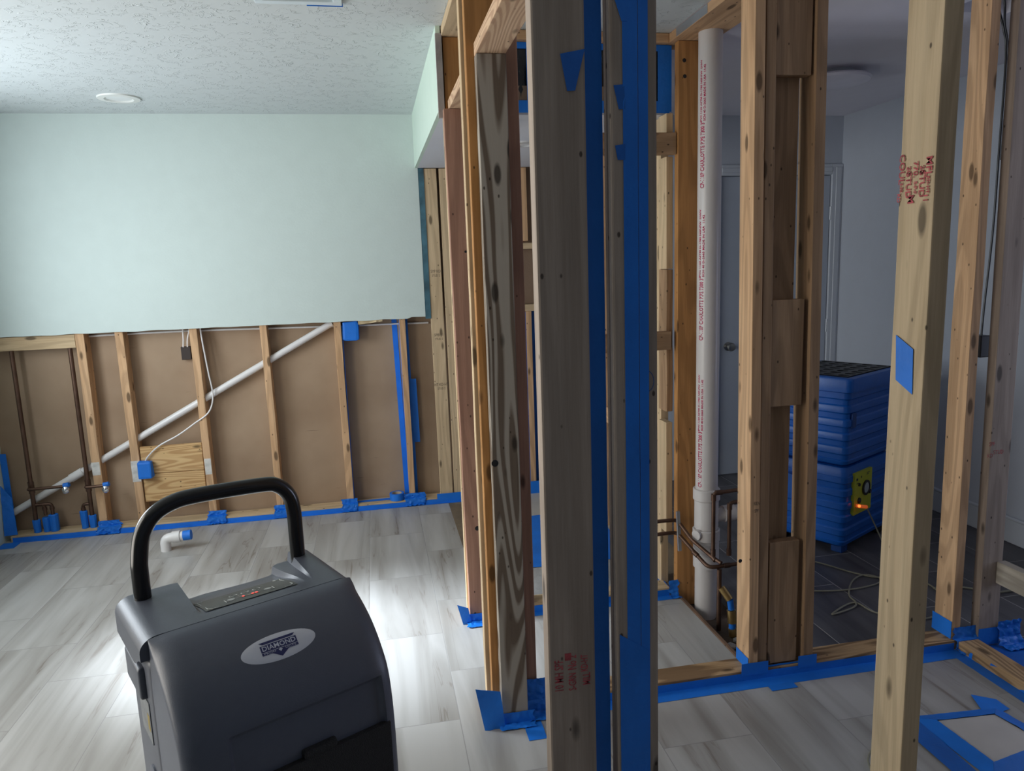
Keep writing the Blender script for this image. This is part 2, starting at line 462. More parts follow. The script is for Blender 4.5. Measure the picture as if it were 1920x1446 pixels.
# left wall with two windows
WALL_L = (XL-.12, XL)
def wl(y0, y1, z0, z1):
    struct(box('wall_left', (WALL_L[0], y0, z0), (WALL_L[1], y1, z1), MINT))
wy = [(.85, 2.35, .40, 2.30), (2.7, 3.9, .95, 2.15)]
wl(-2.2, .85, 0, ZC); wl(2.35, 2.7, 0, ZC); wl(3.9, 4.85, 0, ZC)
for y0, y1, z0, z1 in wy:
    wl(y0, y1, 0, z0); wl(y0, y1, z1, ZC)
for i, (y0, y1, z0, z1) in enumerate(wy):
    w = empty('window_%d' % (i+1), (XL-.06, (y0+y1)/2, z0)); struct(w)
    cy = (y0+y1)/2; hh = z1-z0; hw = (y1-y0)/2
    bm = bmesh.new()
    for a, b_ in (((-.03, -hw, 0), (.03, -hw+.05, hh)), ((-.03, hw-.05, 0), (.03, hw, hh)), ((-.03, -hw+.05, 0), (.03, hw-.05, .05)), ((-.03, -hw+.05, hh-.05), (.03, hw-.05, hh)), ((-.02, -hw+.05, hh/2-.02), (.02, hw-.05, hh/2+.02))):
        bm_box(bm, a, b_)
    bm_obj('window_frame', bm, TRIM_WHITE, w)

# far wall: upper drywall, cut ragged along its lower edge
def cut_drywall():
    bm = bmesh.new(); n = 90; x0, x1 = XL, .318; f = []; k = []
    for i in range(n+1):
        x = x0+(x1-x0)*i/n
        z = 1.214 + .004*mnoise.noise(Vector((x*9, 0, 0))) + (.008 if x > .22 else 0)
        f.append((bm.verts.new((x, YB, z)), bm.verts.new((x, YB, ZC)))); k.append((bm.verts.new((x, YB+.012, z)), bm.verts.new((x, YB+.012, ZC))))
    for i in range(n):
        bm.faces.new((f[i][0], f[i+1][0], f[i+1][1], f[i][1])); bm.faces.new((k[i][0], k[i][1], k[i+1][1], k[i+1][0]))
        bm.faces.new((f[i][0], k[i][0], k[i+1][0], f[i+1][0]))
    bm.faces.new((f[n][0], k[n][0], k[n][1], f[n][1]))
    return bm
struct(bm_obj('wall_back', cut_drywall(), MINT))
struct(box('wall_back', (XL, 4.732, 0), (1.50, 4.76, 2.44), BACKER))
# white drywall end of the far room, round the door
DX0, DX1, DZ = 2.307, 3.12, 2.056
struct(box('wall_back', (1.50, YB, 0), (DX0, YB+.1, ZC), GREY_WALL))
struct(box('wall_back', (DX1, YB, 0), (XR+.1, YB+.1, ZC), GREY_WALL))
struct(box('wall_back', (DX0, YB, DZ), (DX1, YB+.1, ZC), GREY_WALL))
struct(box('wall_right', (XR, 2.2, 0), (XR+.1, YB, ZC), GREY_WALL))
struct(box('baseboard_right', (XR-.014, 2.2, 0), (XR, YB, .125), TRIM_WHITE, bev=.003))
struct(box('trim_1', (XR-.02, 2.2, .125), (XR, YB, .14), TRIM_WHITE, bev=.004))

# door with casing
d = empty('door_1', ((DX0+DX1)/2, YB, 0)); struct(d)
bm = bmesh.new(); hw = (DX1-DX0)/2
bm_box(bm, (-hw+.004, .0, .01), (hw-.004, .035, DZ-.004), .002)
bm_obj('door_slab', bm, DOOR_PAINT, d)
for side in (-1, 1):
    bm = bmesh.new(); x = side*(hw+.045)
    bm_box(bm, (x-.047, -.016, 0), (x+.047 if side < 0 else x+.035, -.0005, DZ+.07), .003)
    bm_box(bm, (x-.02, -.022, 0), (x+.02, -.015, DZ+.05), .003)
    bm_obj('door_casing', bm, TRIM_WHITE, d)
bm = bmesh.new(); bm_box(bm, (-hw+.003, -.016, DZ), (hw-.003, -.0005, DZ+.07), .003); bm_box(bm, (-hw+.003, -.022, DZ+.02), (hw-.003, -.015, DZ+.05), .003)
bm_obj('door_casing', bm, TRIM_WHITE, d)
for z in (.30, 1.03, 1.80):
    h = tube('hinge', [(hw-.002, -.008, z-.045), (hw-.002, -.008, z+.045)], .007, STEEL, d)
kb = lathe('door_knob', [(0, 0), (.03, 0), (.03, .006), (.012, .01), (.012, .03), (.024, .038), (.03, .052), (.024, .066), (0, .072)], plain('satin_nickel', (.30, .29, .27), .3, .9), d, (-hw+.07, -.0, .92), 24, (0, -1, 0))

# soffit dropping from the ceiling in the far corner
struct(box('soffit', (.300, 2.985, 2.128), (.318, YB, ZC), MINT_SIDE))
struct(box('soffit', (.318, 3.06, 2.128), (1.285, YB, 2.14), WHITE_PAINT))
struct(box('trim_2', (.298, 2.975, 2.10), (.322, 2.99, ZC-.03), plain('broken_gypsum_edge', (.33, .30, .29), .9, bump=1, bscale=50, var=.3)))
box_s = box('painted_wall_strip', (.3185, 4.632, 1.207), (.353, 4.643, 2.126), plain('teal_paint_remnant', (.05, .13, .17), .7, bump=.5, bscale=60, var=.6))
tag(box_s, 'narrow strip of dark teal old paint beside the raw edge of the mint wall', 'paint strip')

# ------------------------------------------------------------------ lumber
def lum(name, label, cat, a, b, kind, axis='Z', lean=(0, 0), bev=.0025, mat=None, group=None, wave=0.0):
    a = Vector(a); b = Vector(b); c = Vector(((a.x+b.x)/2, (a.y+b.y)/2, a.z))
    bm = bmesh.new(); bm_box(bm, a-c, b-c, bev, 2)
    H = b.z-a.z
    if lean != (0, 0) or wave:
        if axis == 'Z':
            n = 10
            for i in range(1, n):
                bmesh.ops.bisect_plane(bm, geom=bm.verts[:]+bm.edges[:]+bm.faces[:], plane_co=(0, 0, H*i/n), plane_no=(0, 0, 1))
        s = random.random()*50
        for v in bm.verts:
            t = v.co.z/H
            v.co.x += lean[0]*t; v.co.y += lean[1]*t
            if wave:
                v.co.x += wave*mnoise.noise(Vector((s, v.co.x*6, v.co.z*3)))
                v.co.y += wave*.5*mnoise.noise(Vector((s+9, v.co.y*6, v.co.z*3)))
    o = bm_obj(name, bm, mat or wd(kind, axis)); o.location = c
    return tag(o, label, cat, group)

def stamp(parent, s, size, mat, origin, xdir, ydir, sx=1.0, bold=0.0):
    return place_text('ink_stamp', s, size, mat, origin, xdir, ydir, parent, sx, bold)

# far wall framing, left to right
SB = .038
def wall_stud(label, x0, x1, kind, dx=0.0, y=4.643):
    return lum('wall_stud', label, 'stud', (x0, y, SB), (x1, 4.732, 1.30), kind, lean=(-dx, 0), wave=.004, group='studs of the opened far wall')
s1 = wall_stud('rough orange stud, leftmost of the studs under the mint wall, by the copper pipes', -1.722, -1.674, 'fir', .0)
s2 = wall_stud('orange stud carrying a blue-taped outlet box at the left end of the knotty board', -1.498, -1.452, 'fir', .01)
s3 = wall_stud('orange stud with a white cable down its side, right of the knotty board', -1.085, -1.041, 'fir', .008)
s4 = wall_stud('orange stud where the sloping white pipe passes highest before the last bay', -.682, -.642, 'fir', .008)
s5 = wall_stud('orange stud below the blue-taped bundle at the mint wall edge', -.247, -.204, 'fir', .004)
s6 = wall_stud('orange stud with blue tape down both sides, right of the tape roll', .155, .193, 'fir', .006)
sA = lum('wall_stud', 'wide pale stud with black printed stamps beside the teal strip', 'stud', (.356, 4.637, SB), (.437, 4.675, 2.125), 'straw', lean=(-.006, 0))
sB = lum('wall_stud', 'pale stud tight behind the brown post, right of the stamped pale stud', 'stud', (.447, 4.637, SB), (.535, 4.675, 2.125), 'straw')
for z, s in ((1.50, 'SYP KD'), (1.10, 'SPIB 11'), (.78, 'HT KD-HT')):
    stamp(sA, s, .026, DARKINK, (.397, 4.637, z), (1, 0, 0), (0, 0, 1), .75)
    stamp(sA, 'STUD 2', .020, DARKINK, (.397, 4.637, z-.026), (1, 0, 0), (0, 0, 1), .75)
lum('bottom_plate', 'long bottom plate lying along the foot of the opened far wall', 'plate', (-2.20, 4.612, 0), (.555, 4.72, .036), 'pale', 'X')
lum('blocking', 'pale horizontal board at far left under the mint wall, above the copper pipes', 'blocking', (-2.22, 4.645, 1.133), (-1.724, 4.683, 1.212), 'pale', 'X')
bm = bmesh.new(); bm_box(bm, (-.178, 0, 0), (.178, .018, .172), .002); bm_box(bm, (-.178, 0, .175), (.178, .018, .345), .002)
o = bm_obj('plywood_backing_board', bm, WOOD_PLY); o.location = (-1.272, 4.655, .165)
tag(o, 'knotty plywood board between two studs of the far wall, above the black handle', 'board')
for nm, lab, x, z0, z1, w_ in (('metal_patch', 'torn white patch on the leftmost orange stud beside the valve', -1.70, .36, .44, .022), ('metal_patch', 'pale patch behind the blue-taped outlet box', -1.48, .30, .43, .024), ('metal_patch', 'white patch on the stud right of the knotty board', -1.066, .31, .41, .019)):
    box_ = box(nm, (x-w_, 4.641, z0), (x+w_, 4.6428, z1), plain('chalky_patch', (.62, .60, .56), .8, var=.25, bscale=200)); tag(box_, lab, 'patch')

# bathroom back wall, seen between the brown post and the near grey post
lum('wall_stud', 'orange stud hanging from the white soffit, seen between the brown and grey posts', 'stud', (.955, 4.643, 1.672), (.997, 4.732, 2.127), 'fir')
lum('blocking', 'pale stamped block under the short hanging stud on the shower back wall', 'blocking', (.60, 4.643, 1.622), (1.26, 4.732, 1.660), 'straw', 'X')
lum('blocking', 'lower pale block on the shower back wall, above the taped stud', 'blocking', (.60, 4.643, 1.225), (1.26, 4.732, 1.268), 'straw', 'X')
lum('wall_stud', 'orange stud with blue tape on both sides, seen low between the brown and grey posts', 'stud', (.968, 4.643, .036), (1.005, 4.732, 1.224), 'fir')
lum('bottom_plate', 'bottom plate of the shower back wall wrapped in blue tape', 'plate', (.56, 4.63, 0), (1.27, 4.732, .036), 'pale', 'X')
t_ = box('opening_panel', (.60, 4.700, 1.27), (1.26, 4.728, 1.62), plain('brown_hardboard', (.20, .13, .085), .7, bump=.3)); tag(t_, 'brown hardboard panel between the two pale blocks of the shower wall', 'panel')

# door-frame wall on the left
K0 = lum('wall_stud', 'full height stud at the soffit end, rearmost of the left door posts', 'stud', (.325, 3.030, 0), (.414, 3.068, 2.40), 'pale', lean=(-.004, 0))
K1 = lum('wall_stud', 'orange full height stud directly behind the reddish brown trimmer', 'stud', (.327, 2.985, 0), (.416, 3.026, 2.40), 'orange')
T1 = lum('trimmer_stud', 'reddish brown trimmer stud on the left with a large hole low down', 'stud', (.326, 2.940, 0), (.414, 2.981, 2.127), 'red', lean=(-.012, 0), wave=.003)
K2b = lum('wall_stud', 'pale-edged full height stud behind the dark banded post', 'stud', (.300, 2.300, 0), (.389, 2.340, 2.40), 'pale', lean=(.004, 0), wave=.002)
K2 = lum('wall_stud', 'orange full height stud sandwiched behind the dark banded post', 'stud', (.312, 2.246, 0), (.401, 2.284, 2.40), 'orange')
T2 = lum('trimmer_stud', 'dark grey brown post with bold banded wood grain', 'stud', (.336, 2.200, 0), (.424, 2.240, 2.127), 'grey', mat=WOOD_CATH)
R2 = lum('wall_stud', 'brown stud directly right of the banded dark post', 'stud', (.428, 2.262, .038), (.470, 2.350, 2.40), 'red')
H1 = lum('header_plate', 'flat header over the far opening, resting on the reddish trimmer', 'header', (.336, 2.342, 2.128), (.424, 3.02, 2.166), 'pale', 'Y', mat=WOOD_RINGY)
H1.data.materials[0] = WOOD_RINGY
H2 = lum('header_plate', 'flat header with ring grain over the near opening, resting on the banded post', 'header', (.336, 1.262, 2.128), (.424, 2.243, 2.166), 'pale', 'Y', mat=WOOD_RINGY)
lum('top_plate', 'ceiling plate above the left door posts', 'plate', (.322, 1.24, 2.402), (.420, 3.10, 2.438), 'straw', 'Y')
for z, r in ((.56, .011), (1.52, .006), (.80, .004)):
    pass

# near corner post made of three studs
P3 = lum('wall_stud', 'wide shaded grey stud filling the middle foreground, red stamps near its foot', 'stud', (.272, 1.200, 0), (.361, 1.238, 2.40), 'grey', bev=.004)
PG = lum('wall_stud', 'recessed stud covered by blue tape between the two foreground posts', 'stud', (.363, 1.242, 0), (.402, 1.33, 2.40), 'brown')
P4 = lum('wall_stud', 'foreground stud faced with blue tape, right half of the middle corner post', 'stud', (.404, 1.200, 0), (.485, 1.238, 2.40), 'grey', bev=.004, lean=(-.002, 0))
lum('top_plate', 'ceiling plate above the middle foreground corner post', 'plate', (.272, 1.19, 2.402), (1.30, 1.235, 2.438), 'straw', 'X')
P5 = lum('wall_stud', 'bright tan foreground stud with red mill stamps and a blue tape scrap', 'stud', (.990, 1.168, 0), (1.029, 1.257, 2.40), 'straw', bev=.003, wave=.002)

# cross wall with plate, at the middle distance
lum('bottom_plate', 'taped bottom plate crossing the floor from the banded post to the right corner', 'plate', (.428, 2.250, 0), (2.115, 2.339, .038), 'pale', 'X', mat=wood('plate_grain', (.30, .18, .09), (.58, .39, .21), 'X', 16, .8, True, .7, ringcol=(.16, .09, .045)))
lum('top_plate', 'ceiling plate of the cross wall above the middle row of studs', 'plate', (.428, 2.352, 2.402), (2.33, 2.40, 2.438), 'straw', 'X')
E1 = lum('wall_stud', 'bright-edged stud just right of the white stack pipe', 'stud', (1.254, 2.250, .038), (1.290, 2.342, 2.40), 'fir', lean=(-.022, 0))
E2 = lum('wall_stud', 'greyish stud nailed against the right side of the bright-edged stud', 'stud', (1.292, 2.255, .038), (1.328, 2.344, 2.40), 'brown', lean=(-.018, 0))
lum('blocking', 'short block at the top between the paired studs right of the pipe', 'blocking', (1.314, 2.262, 2.095), (1.440, 2.300, 2.40), 'brown')
lum('blocking', 'short knotty block at mid height between the paired studs right of the pipe', 'blocking', (1.322, 2.262, 1.007), (1.441, 2.300, 1.374), 'brown')
lum('blocking', 'short cracked block at the foot between the paired studs right of the pipe', 'blocking', (1.334, 2.262, .045), (1.450, 2.300, .512), 'brown')
E2b = lum('wall_stud', 'long knotty brown board standing behind the three short blocks', 'stud', (1.331, 2.303, .038), (1.424, 2.341, 2.40), 'brown')
E3 = lum('wall_stud', 'brown stud left of the blue machines, right of the short blocks', 'stud', (1.472, 2.250, .038), (1.511, 2.345, 2.40), 'brown', lean=(-.026, 0))
F1 = lum('wall_stud', 'split bright stud right of the foreground tan stud', 'stud', (2.108, 2.262, .038), (2.145, 2.352, 2.40), 'fir', lean=(-.010, 0), wave=.003)
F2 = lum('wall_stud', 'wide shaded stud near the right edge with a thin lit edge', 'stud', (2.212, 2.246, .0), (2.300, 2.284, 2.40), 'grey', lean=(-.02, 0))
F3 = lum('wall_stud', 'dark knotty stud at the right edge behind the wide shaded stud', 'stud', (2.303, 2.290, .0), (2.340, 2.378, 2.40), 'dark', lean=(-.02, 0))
lum('bottom_plate', 'short floor plate running towards the camera from the right corner', 'plate', (2.122, 1.50, 0), (2.208, 2.240, .038), 'pale', 'Y', mat=wood('plate_grain_y', (.36, .22, .11), (.60, .41, .22), 'Y', 22, .6, True, .7, ringcol=(.16, .09, .045)))
lum('blocking', 'weathered grey board jutting in from the right edge at knee height', 'blocking', (2.270, 1.55, .258), (2.308, 2.244, .345), 'weather', 'Y')

# partition between closet and shower
lum('bottom_plate', 'floor plate of the shower partition behind the banded post', 'plate', (.418, 2.966, 0), (1.252, 3.054, .038), 'pale', 'X')
for lab, z0, z1, kd in (('short pale stud piece under the plastic-covered opening, left of the pipe', 2.048, 2.127, 'straw'),
                        ('pale stud piece below the upper nailer, left of the white pipe', 1.482, 1.952, 'straw'),
                        ('rough bark-edged brown piece at mid height left of the white pipe', .852, 1.480, 'brown'),
                        ('pale rough-edged piece above the copper pipes, left of the white pipe', .285, .802, 'straw')):
    lum('stud_piece', lab, 'stud piece', (1.254, 3.010, z0), (1.284, 3.098, z1), kd, wave=.004 if z1 < 1.9 else 0)
lum('wall_stud', 'pale stud behind the stacked stud pieces left of the white pipe', 'stud', (1.266, 3.102, .0), (1.302, 3.19, 2.127), 'pale')
lum('blocking', 'upper horizontal nailer left of the white pipe below the blue-taped opening', 'blocking', (.80, 2.972, 1.955), (1.283, 3.008, 2.043), 'brown', 'X')
lum('blocking', 'middle horizontal nailer left of the white pipe', 'blocking', (.80, 2.972, 1.135), (1.262, 3.008, 1.215), 'brown', 'X')
lum('blocking', 'lower horizontal block running back along the wet wall', 'blocking', (1.262, 3.195, .62), (1.30, 3.9, .71), 'fir', 'Y')
for y, lab in ((3.905, 'stud at the far end of the lower wet wall block'), ):
    lum('wall_stud', lab, 'stud', (1.262, y, 0), (1.30, y+.09, 2.127), 'fir')
G1 = lum('wall_stud', 'wide dark orange stud directly behind the white stack pipe', 'stud', (1.286, 2.962, -.055), (1.426, 3.000, 2.40), 'orange')
lum('top_plate', 'top plate running back along the ceiling above the white stack pipe', 'plate', (1.263, 2.405, 2.402), (1.44, 3.10, 2.438), 'fir', 'Y')
lum('top_plate', 'top plate along the front of the soffit opening', 'plate', (.42, 3.000, 2.402), (1.262, 3.05, 2.438), 'fir', 'X')
st_ = box('metal_strap', (1.262, 2.65, 2.404), (1.2645, 2.93, 2.436), STEEL); tag(st_, 'grey metal nail plate on the top plate beside the pipe', 'metal plate')

# ------------------------------------------------------------------ soffit opening with film and tape
def sheet_grid(name, label, cat, p00, p10, p01, nu, nv, mat, amp, thick=.0008, seed=1, parent=None, freq=25):
    p00, p10, p01 = Vector(p00), Vector(p10), Vector(p01)
    U, V = p10-p00, p01-p00; Nn = U.cross(V).normalized()
    bm = bmesh.new(); fr = []; bk = []
    for j in range(nv+1):
        a = []; c = []
        for i in range(nu+1):
            p = p00+U*(i/nu)+V*(j/nv) - p00
            q = p + Nn*amp*(mnoise.noise((p*freq)+Vector((seed*7.1, 0, 0)))+1.0)
            a.append(bm.verts.new(q)); c.append(bm.verts.new(q+Nn*thick))
        fr.append(a); bk.append(c)
    for j in range(nv):
        for i in range(nu):
            bm.faces.new((fr[j][i], fr[j][i+1], fr[j+1][i+1], fr[j+1][i]))
            bm.faces.new((bk[j][i], bk[j+1][i], bk[j+1][i+1], bk[j][i+1]))
    for i in range(nu):
        bm.faces.new((fr[0][i], bk[0][i], bk[0][i+1], fr[0][i+1])); bm.faces.new((fr[nv][i], fr[nv][i+1], bk[nv][i+1], bk[nv][i]))
    for j in range(nv):
        bm.faces.new((fr[j][0], fr[j+1][0], bk[j+1][0], bk[j][0])); bm.faces.new((fr[j][nu], bk[j][nu], bk[j+1][nu], fr[j+1][nu]))
    o = bm_obj(name, bm, mat, parent, True); o.location = p00
    if label: tag(o, label, cat)
    return o
sheet_grid('plastic_sheet', 'crumpled black plastic film closing the opening in the soffit front', 'plastic sheet', (.43, 3.048, 2.15), (1.27, 3.048, 2.15), (.43, 3.048, 2.395), 40, 14, SHEET, .012, seed=3)
o = box('cardboard_strip', (.44, 3.032, 2.175), (1.20, 3.034, 2.235), plain('brown_card', (.20, .14, .10), .8, bump=.8, bscale=30)); tag(o, 'brown cardboard strip behind the blue-framed soffit opening', 'cardboard')
def tape_quad(name, label, pts, n=6, amp=.0012, lift=None, mat=TAPE, thick=.0006, seed=None, cat='tape'):
    """four corners of a length of tape (in order round the edge), slightly wrinkled"""
    p = [Vector(q) for q in pts]; c0 = p[0].copy()
    la = max((p[1]-p[0]).length, (p[2]-p[3]).length); lb = max((p[3]-p[0]).length, (p[2]-p[1]).length)
    nu = max(2, min(60, int(la/.02))); nv = max(2, min(60, int(lb/.02)))
    Nn = (p[1]-p[0]).cross(p[3]-p[0]).normalized()
    sd_ = random.random()*40 if seed is None else seed
    bm = bmesh.new(); F = []; B = []
    for j in range(nv+1):
        a = []; b_ = []
        for i in range(nu+1):
            s, t = i/nu, j/nv
            q = (p[0]*(1-s)+p[1]*s)*(1-t)+(p[3]*(1-s)+p[2]*s)*t-c0
            h = abs(mnoise.noise(q*38+Vector((sd_, sd_, 0))))*amp
            q = q+Nn*(h+.0004)
            a.append(bm.verts.new(q)); b_.append(bm.verts.new(q+Nn*thick))
        F.append(a); B.append(b_)
    for j in range(nv):
        for i in range(nu):
            bm.faces.new((F[j][i], F[j+1][i], F[j+1][i+1], F[j][i+1])); bm.faces.new((B[j][i], B[j][i+1], B[j+1][i+1], B[j+1][i]))
    for i in range(nu):
        bm.faces.new((F[0][i], F[0][i+1], B[0][i+1], B[0][i])); bm.faces.new((F[nv][i], B[nv][i], B[nv][i+1], F[nv][i+1]))
    for j in range(nv):
        bm.faces.new((F[j][0], B[j][0], B[j+1][0], F[j+1][0])); bm.faces.new((F[j][nu], F[j+1][nu], B[j+1][nu], B[j][nu]))
    o = bm_obj(name, bm, mat, None, True); o.location = c0
    if label: tag(o, label, cat)
    return o
# vertical rectangle of tape facing the camera: Nn must point to -Y -> order: left-bottom, right-bottom, right-top, left-top
def tape_front(label, x0, x1, z0, z1, y, dxt=0, mat=TAPE, amp=.0012):
    return tape_quad('masking_tape', label, ((x0, y, z0), (x1, y, z0), (x1+dxt, y, z1), (x0+dxt, y, z1)), mat=mat, amp=amp)
def tape_floor(label, x0, x1, y0, y1, z=0.0, mat=TAPE, amp=.0015):
    return tape_quad('masking_tape', label, ((x0, y0, z), (x1, y0, z), (x1, y1, z), (x0, y1, z)), mat=mat, amp=amp)
def tape_left(label, x, y0, y1, z0, z1, mat=TAPE, amp=.0012):   # faces -X
    return tape_quad('masking_tape', label, ((x, y1, z0), (x, y0, z0), (x, y0, z1), (x, y1, z1)), mat=mat, amp=amp)
def tape_right(label, x, y0, y1, z0, z1, mat=TAPE):  # faces +X
    return tape_quad('masking_tape', label, ((x, y0, z0), (x, y1, z0), (x, y1, z1), (x, y0, z1)), mat=mat)
def tape_pix(label, pix, mat=TAPE, amp=.001, **pl):
    """flat tape scrap, its four corners read on a real surface"""
    return tape_quad('masking_tape', label, [at(x, y, **pl) for x, y in pix], mat=mat, amp=amp)
def tape_drape(label, x0, x1, prof, amp=.004, seed=0, axis='X'):
    """crumpled tape following a folded profile [(y, z)...], ragged at its ends"""
    pr = []
    for (a0, b0), (a1, b1) in zip(prof, prof[1:]):
        L_ = math.hypot(a1-a0, b1-b0); k_ = max(2, int(L_/.006))
        for k in range(k_): pr.append((a0+(a1-a0)*k/k_, b0+(b1-b0)*k/k_))
    pr.append(prof[-1])
    nu = max(4, int(abs(x1-x0)/.006)); n_ = len(pr); F = []; B = []
    c = Vector(((x0+x1)/2, prof[-1][0], 0)) if axis == 'X' else Vector((prof[-1][0], (x0+x1)/2, 0))
    bm = bmesh.new()
    for j, (y, z) in enumerate(pr):
        j0, j1 = pr[max(0, j-1)], pr[min(n_-1, j+1)]
        t = Vector((0, j1[0]-j0[0], j1[1]-j0[1])).normalized(); nn = Vector((0, t.z, -t.y))
        if nn.y > 0 or (abs(nn.y) < 1e-3 and nn.z < 0): nn = -nn
        rg0 = x0+.016*mnoise.noise(Vector((seed*3.1, j*.35, 0))); rg1 = x1+.016*mnoise.noise(Vector((seed*5.7, j*.35, 4)))
        a = []; b_ = []
        for i in range(nu+1):
            x = rg0+(rg1-rg0)*i/nu
            w_ = Vector((x, y, z))
            h = amp*(.15+abs(mnoise.noise(Vector((x*60, j*.45, seed*2.7))))*1.6)
            q = w_+nn*h; q2 = w_+nn*(h+.0007)
            q.z = max(q.z, .0006); q2.z = max(q2.z, .0012)
            if axis == 'Y': q = Vector((q.y, q.x, q.z)); q2 = Vector((q2.y, q2.x, q2.z))
            a.append(bm.verts.new(q-c)); b_.append(bm.verts.new(q2-c))
        F.append(a); B.append(b_)
    for j in range(n_-1):
        for i in range(nu):
            bm.faces.new((F[j][i], F[j+1][i], F[j+1][i+1], F[j][i+1])); bm.faces.new((B[j][i], B[j][i+1], B[j+1][i+1], B[j+1][i]))
    for i in range(nu):
        bm.faces.new((F[0][i], F[0][i+1], B[0][i+1], B[0][i])); bm.faces.new((F[-1][i], B[-1][i], B[-1][i+1], F[-1][i+1]))
    for j in range(n_-1):
        bm.faces.new((F[j][0], B[j][0], B[j+1][0], F[j+1][0])); bm.faces.new((F[j][-1], F[j+1][-1], B[j+1][-1], B[j][-1]))
    o = bm_obj('masking_tape', bm, TAPE, None, True); o.location = c
    return tag(o, label, 'tape')

tape_front('blue tape along the top of the plastic-covered soffit opening', .43, 1.275, 2.375, 2.40, 3.028)
tape_front('blue tape along the bottom of the plastic-covered soffit opening', .43, 1.275, 2.13, 2.178, 3.028)
tape_front('blue tape down the right side of the plastic-covered soffit opening', 1.222, 1.283, 2.135, 2.398, 3.026, mat=TAPE)
tape_front('blue tape down the plastic film between the brown and grey posts', .664, .70, 2.17, 2.38, 3.026, mat=TAPE)

# ------------------------------------------------------------------ tape on the near corner post
tape_front('blue tape over the recessed stud between the two foreground posts', .363, .4015, 0, 2.40, 1.2415)
tape_front('left strip of blue tape down the face of the right foreground post', .4235, .4490, 0, 2.40, 1.1995, amp=.0006)
tape_front('right strip of blue tape down the face of the right foreground post', .4500, .4670, 0, 2.40, 1.1995, amp=.0006)
tape_pix('blue tape flap at the top left of the right foreground post', ((1165, 40), (1175, 40), (1172, -40), (1143, -30)), Y=1.1993)
tape_pix('loose torn blue tape scrap stuck high on the grey foreground stud', ((1063, 171), (1078, 170), (1096, 92), (1050, 101)), Y=1.1993, mat=TAPE_D)
tape_pix('small torn flap of blue tape high on the right foreground post', ((1160, 205), (1172, 205), (1172, 158), (1150, 160)), Y=1.1993, mat=TAPE_D)
tape_pix('lower torn flap of blue tape on the right foreground post', ((1158, 300), (1172, 300), (1172, 270), (1153, 273)), Y=1.1993, mat=TAPE_D)
tape_pix('wide blue tape patch near the foot of the right foreground post', ((1165, 1446), (1219, 1446), (1216, 1218), (1162, 1190)), Y=1.1990)
tape_pix('torn blue tape square stuck on the bright tan foreground stud', ((1680, 712), (1711, 740), (1713, 655), (1681, 628)), X=.9895)

# ------------------------------------------------------------------ tape on floor plates
tape_front('blue tape along the foot of the far wall plate', -2.19, .50, 0, .027, 4.611)
tape_floor('blue tape on the tiles in front of the far wall plate', -2.19, .50, 4.588, 4.611)
tape_front('blue tape across the feet of the pale stamped studs', .33, .545, .012, .062, 4.6105)
tape_right('blue tape on the right side of the stud below the taped bundle', -.203, 4.645, 4.728, .05, 1.19)
tape_front('blue tape on the backing left of the last orange stud', .126, .158, .05, 1.21, 4.7305, dxt=-.020)
tape_left('blue tape on the left side of the last orange stud', .1525, 4.648, 4.730, .05, 1.21)
tape_front('narrow blue tape edge sticking out right of the last orange stud', .194, .212, .05, 1.205, 4.700, dxt=-.006)
tape_front('wider blue tape piece right of the last orange stud at mid height', .205, .244, .40, .82, 4.698, dxt=-.004)
tape_quad('masking_tape', 'blue tape across the top of the plate left of the tape roll', ((-.19, 4.655, .037), (.03, 4.655, .037), (.04, 4.70, .037), (-.19, 4.69, .037)))
for i, (x, hw_, lab) in enumerate(((-1.66, .065, 'crumpled blue tape at the foot of the leftmost orange stud'),
                              (-1.04, .055, 'crumpled blue tape at the foot of the stud right of the knotty board'),
                              (-.655, .038, 'crumpled blue tape at the foot of the stud behind the black handle'),
                              (-.232, .050, 'crumpled blue tape at the foot of the stud below the taped bundle'),
                              (.185, .065, 'crumpled blue tape at the foot of the last orange stud'))):
    tape_drape(lab, x-hw_, x+hw_, [(4.640, .075), (4.640, .040), (4.6085, .038), (4.6085, .004), (4.585, .003)], .007, i+1)
# left corner tape
tape_front('blue tape up the left corner of the opened far wall', XL+.004, -2.200, .05, .52, 4.70)
tape_quad('masking_tape', 'wrinkled blue tape patch low in the left corner', ((XL+.004, 4.62, .04), (-2.165, 4.625, .04), (-2.185, 4.66, .26), (XL+.004, 4.66, .34)), amp=.010)
tape_floor('blue tape on the tiles in the left corner', XL+.004, -2.14, 4.50, 4.60)

# cross wall plate
tape_front('blue tape along the front of the cross wall plate', .50, 2.11, 0, .030, 2.2492)
tape_floor('blue tape on the tiles along the cross wall plate', .50, 2.12, 2.195, 2.2492)
tape_floor('blue tape end lapping onto the tiles below the short blocks', 1.30, 1.40, 2.165, 2.200, .001)
tape_floor('blue tape on the tiles behind the cross wall plate', 1.50, 2.10, 2.341, 2.365)
for i, (x, w_, lab) in enumerate(((1.225, .105, 'blue tape wrapped round the foot of the bright-edged stud'), (1.45, .075, 'blue tape wrapped round the foot of the stud left of the blue machines'))):
    tape_front(lab, x, x+w_, .02, .068, 2.2478)
tape_left('blue tape up the side of the bright-edged stud foot', 1.2525, 2.25, 2.338, .039, .085)
tape_floor('blue tape on the plate between the short block and the stud', 1.335, 1.470, 2.252, 2.262, .039)
tape_left('blue tape up the side of the split bright stud foot', 2.1065, 2.262, 2.36, .039, .11)
tape_drape('bunched blue tape in the corner between the split stud and the shaded stud', 2.112, 2.215, [(2.262, .085), (2.258, .040), (2.246, .036), (2.244, .004), (2.20, .003)], .006, 12)
tape_front('blue tape across the foot of the wide shaded stud', 2.212, 2.305, .005, .075, 2.2445)
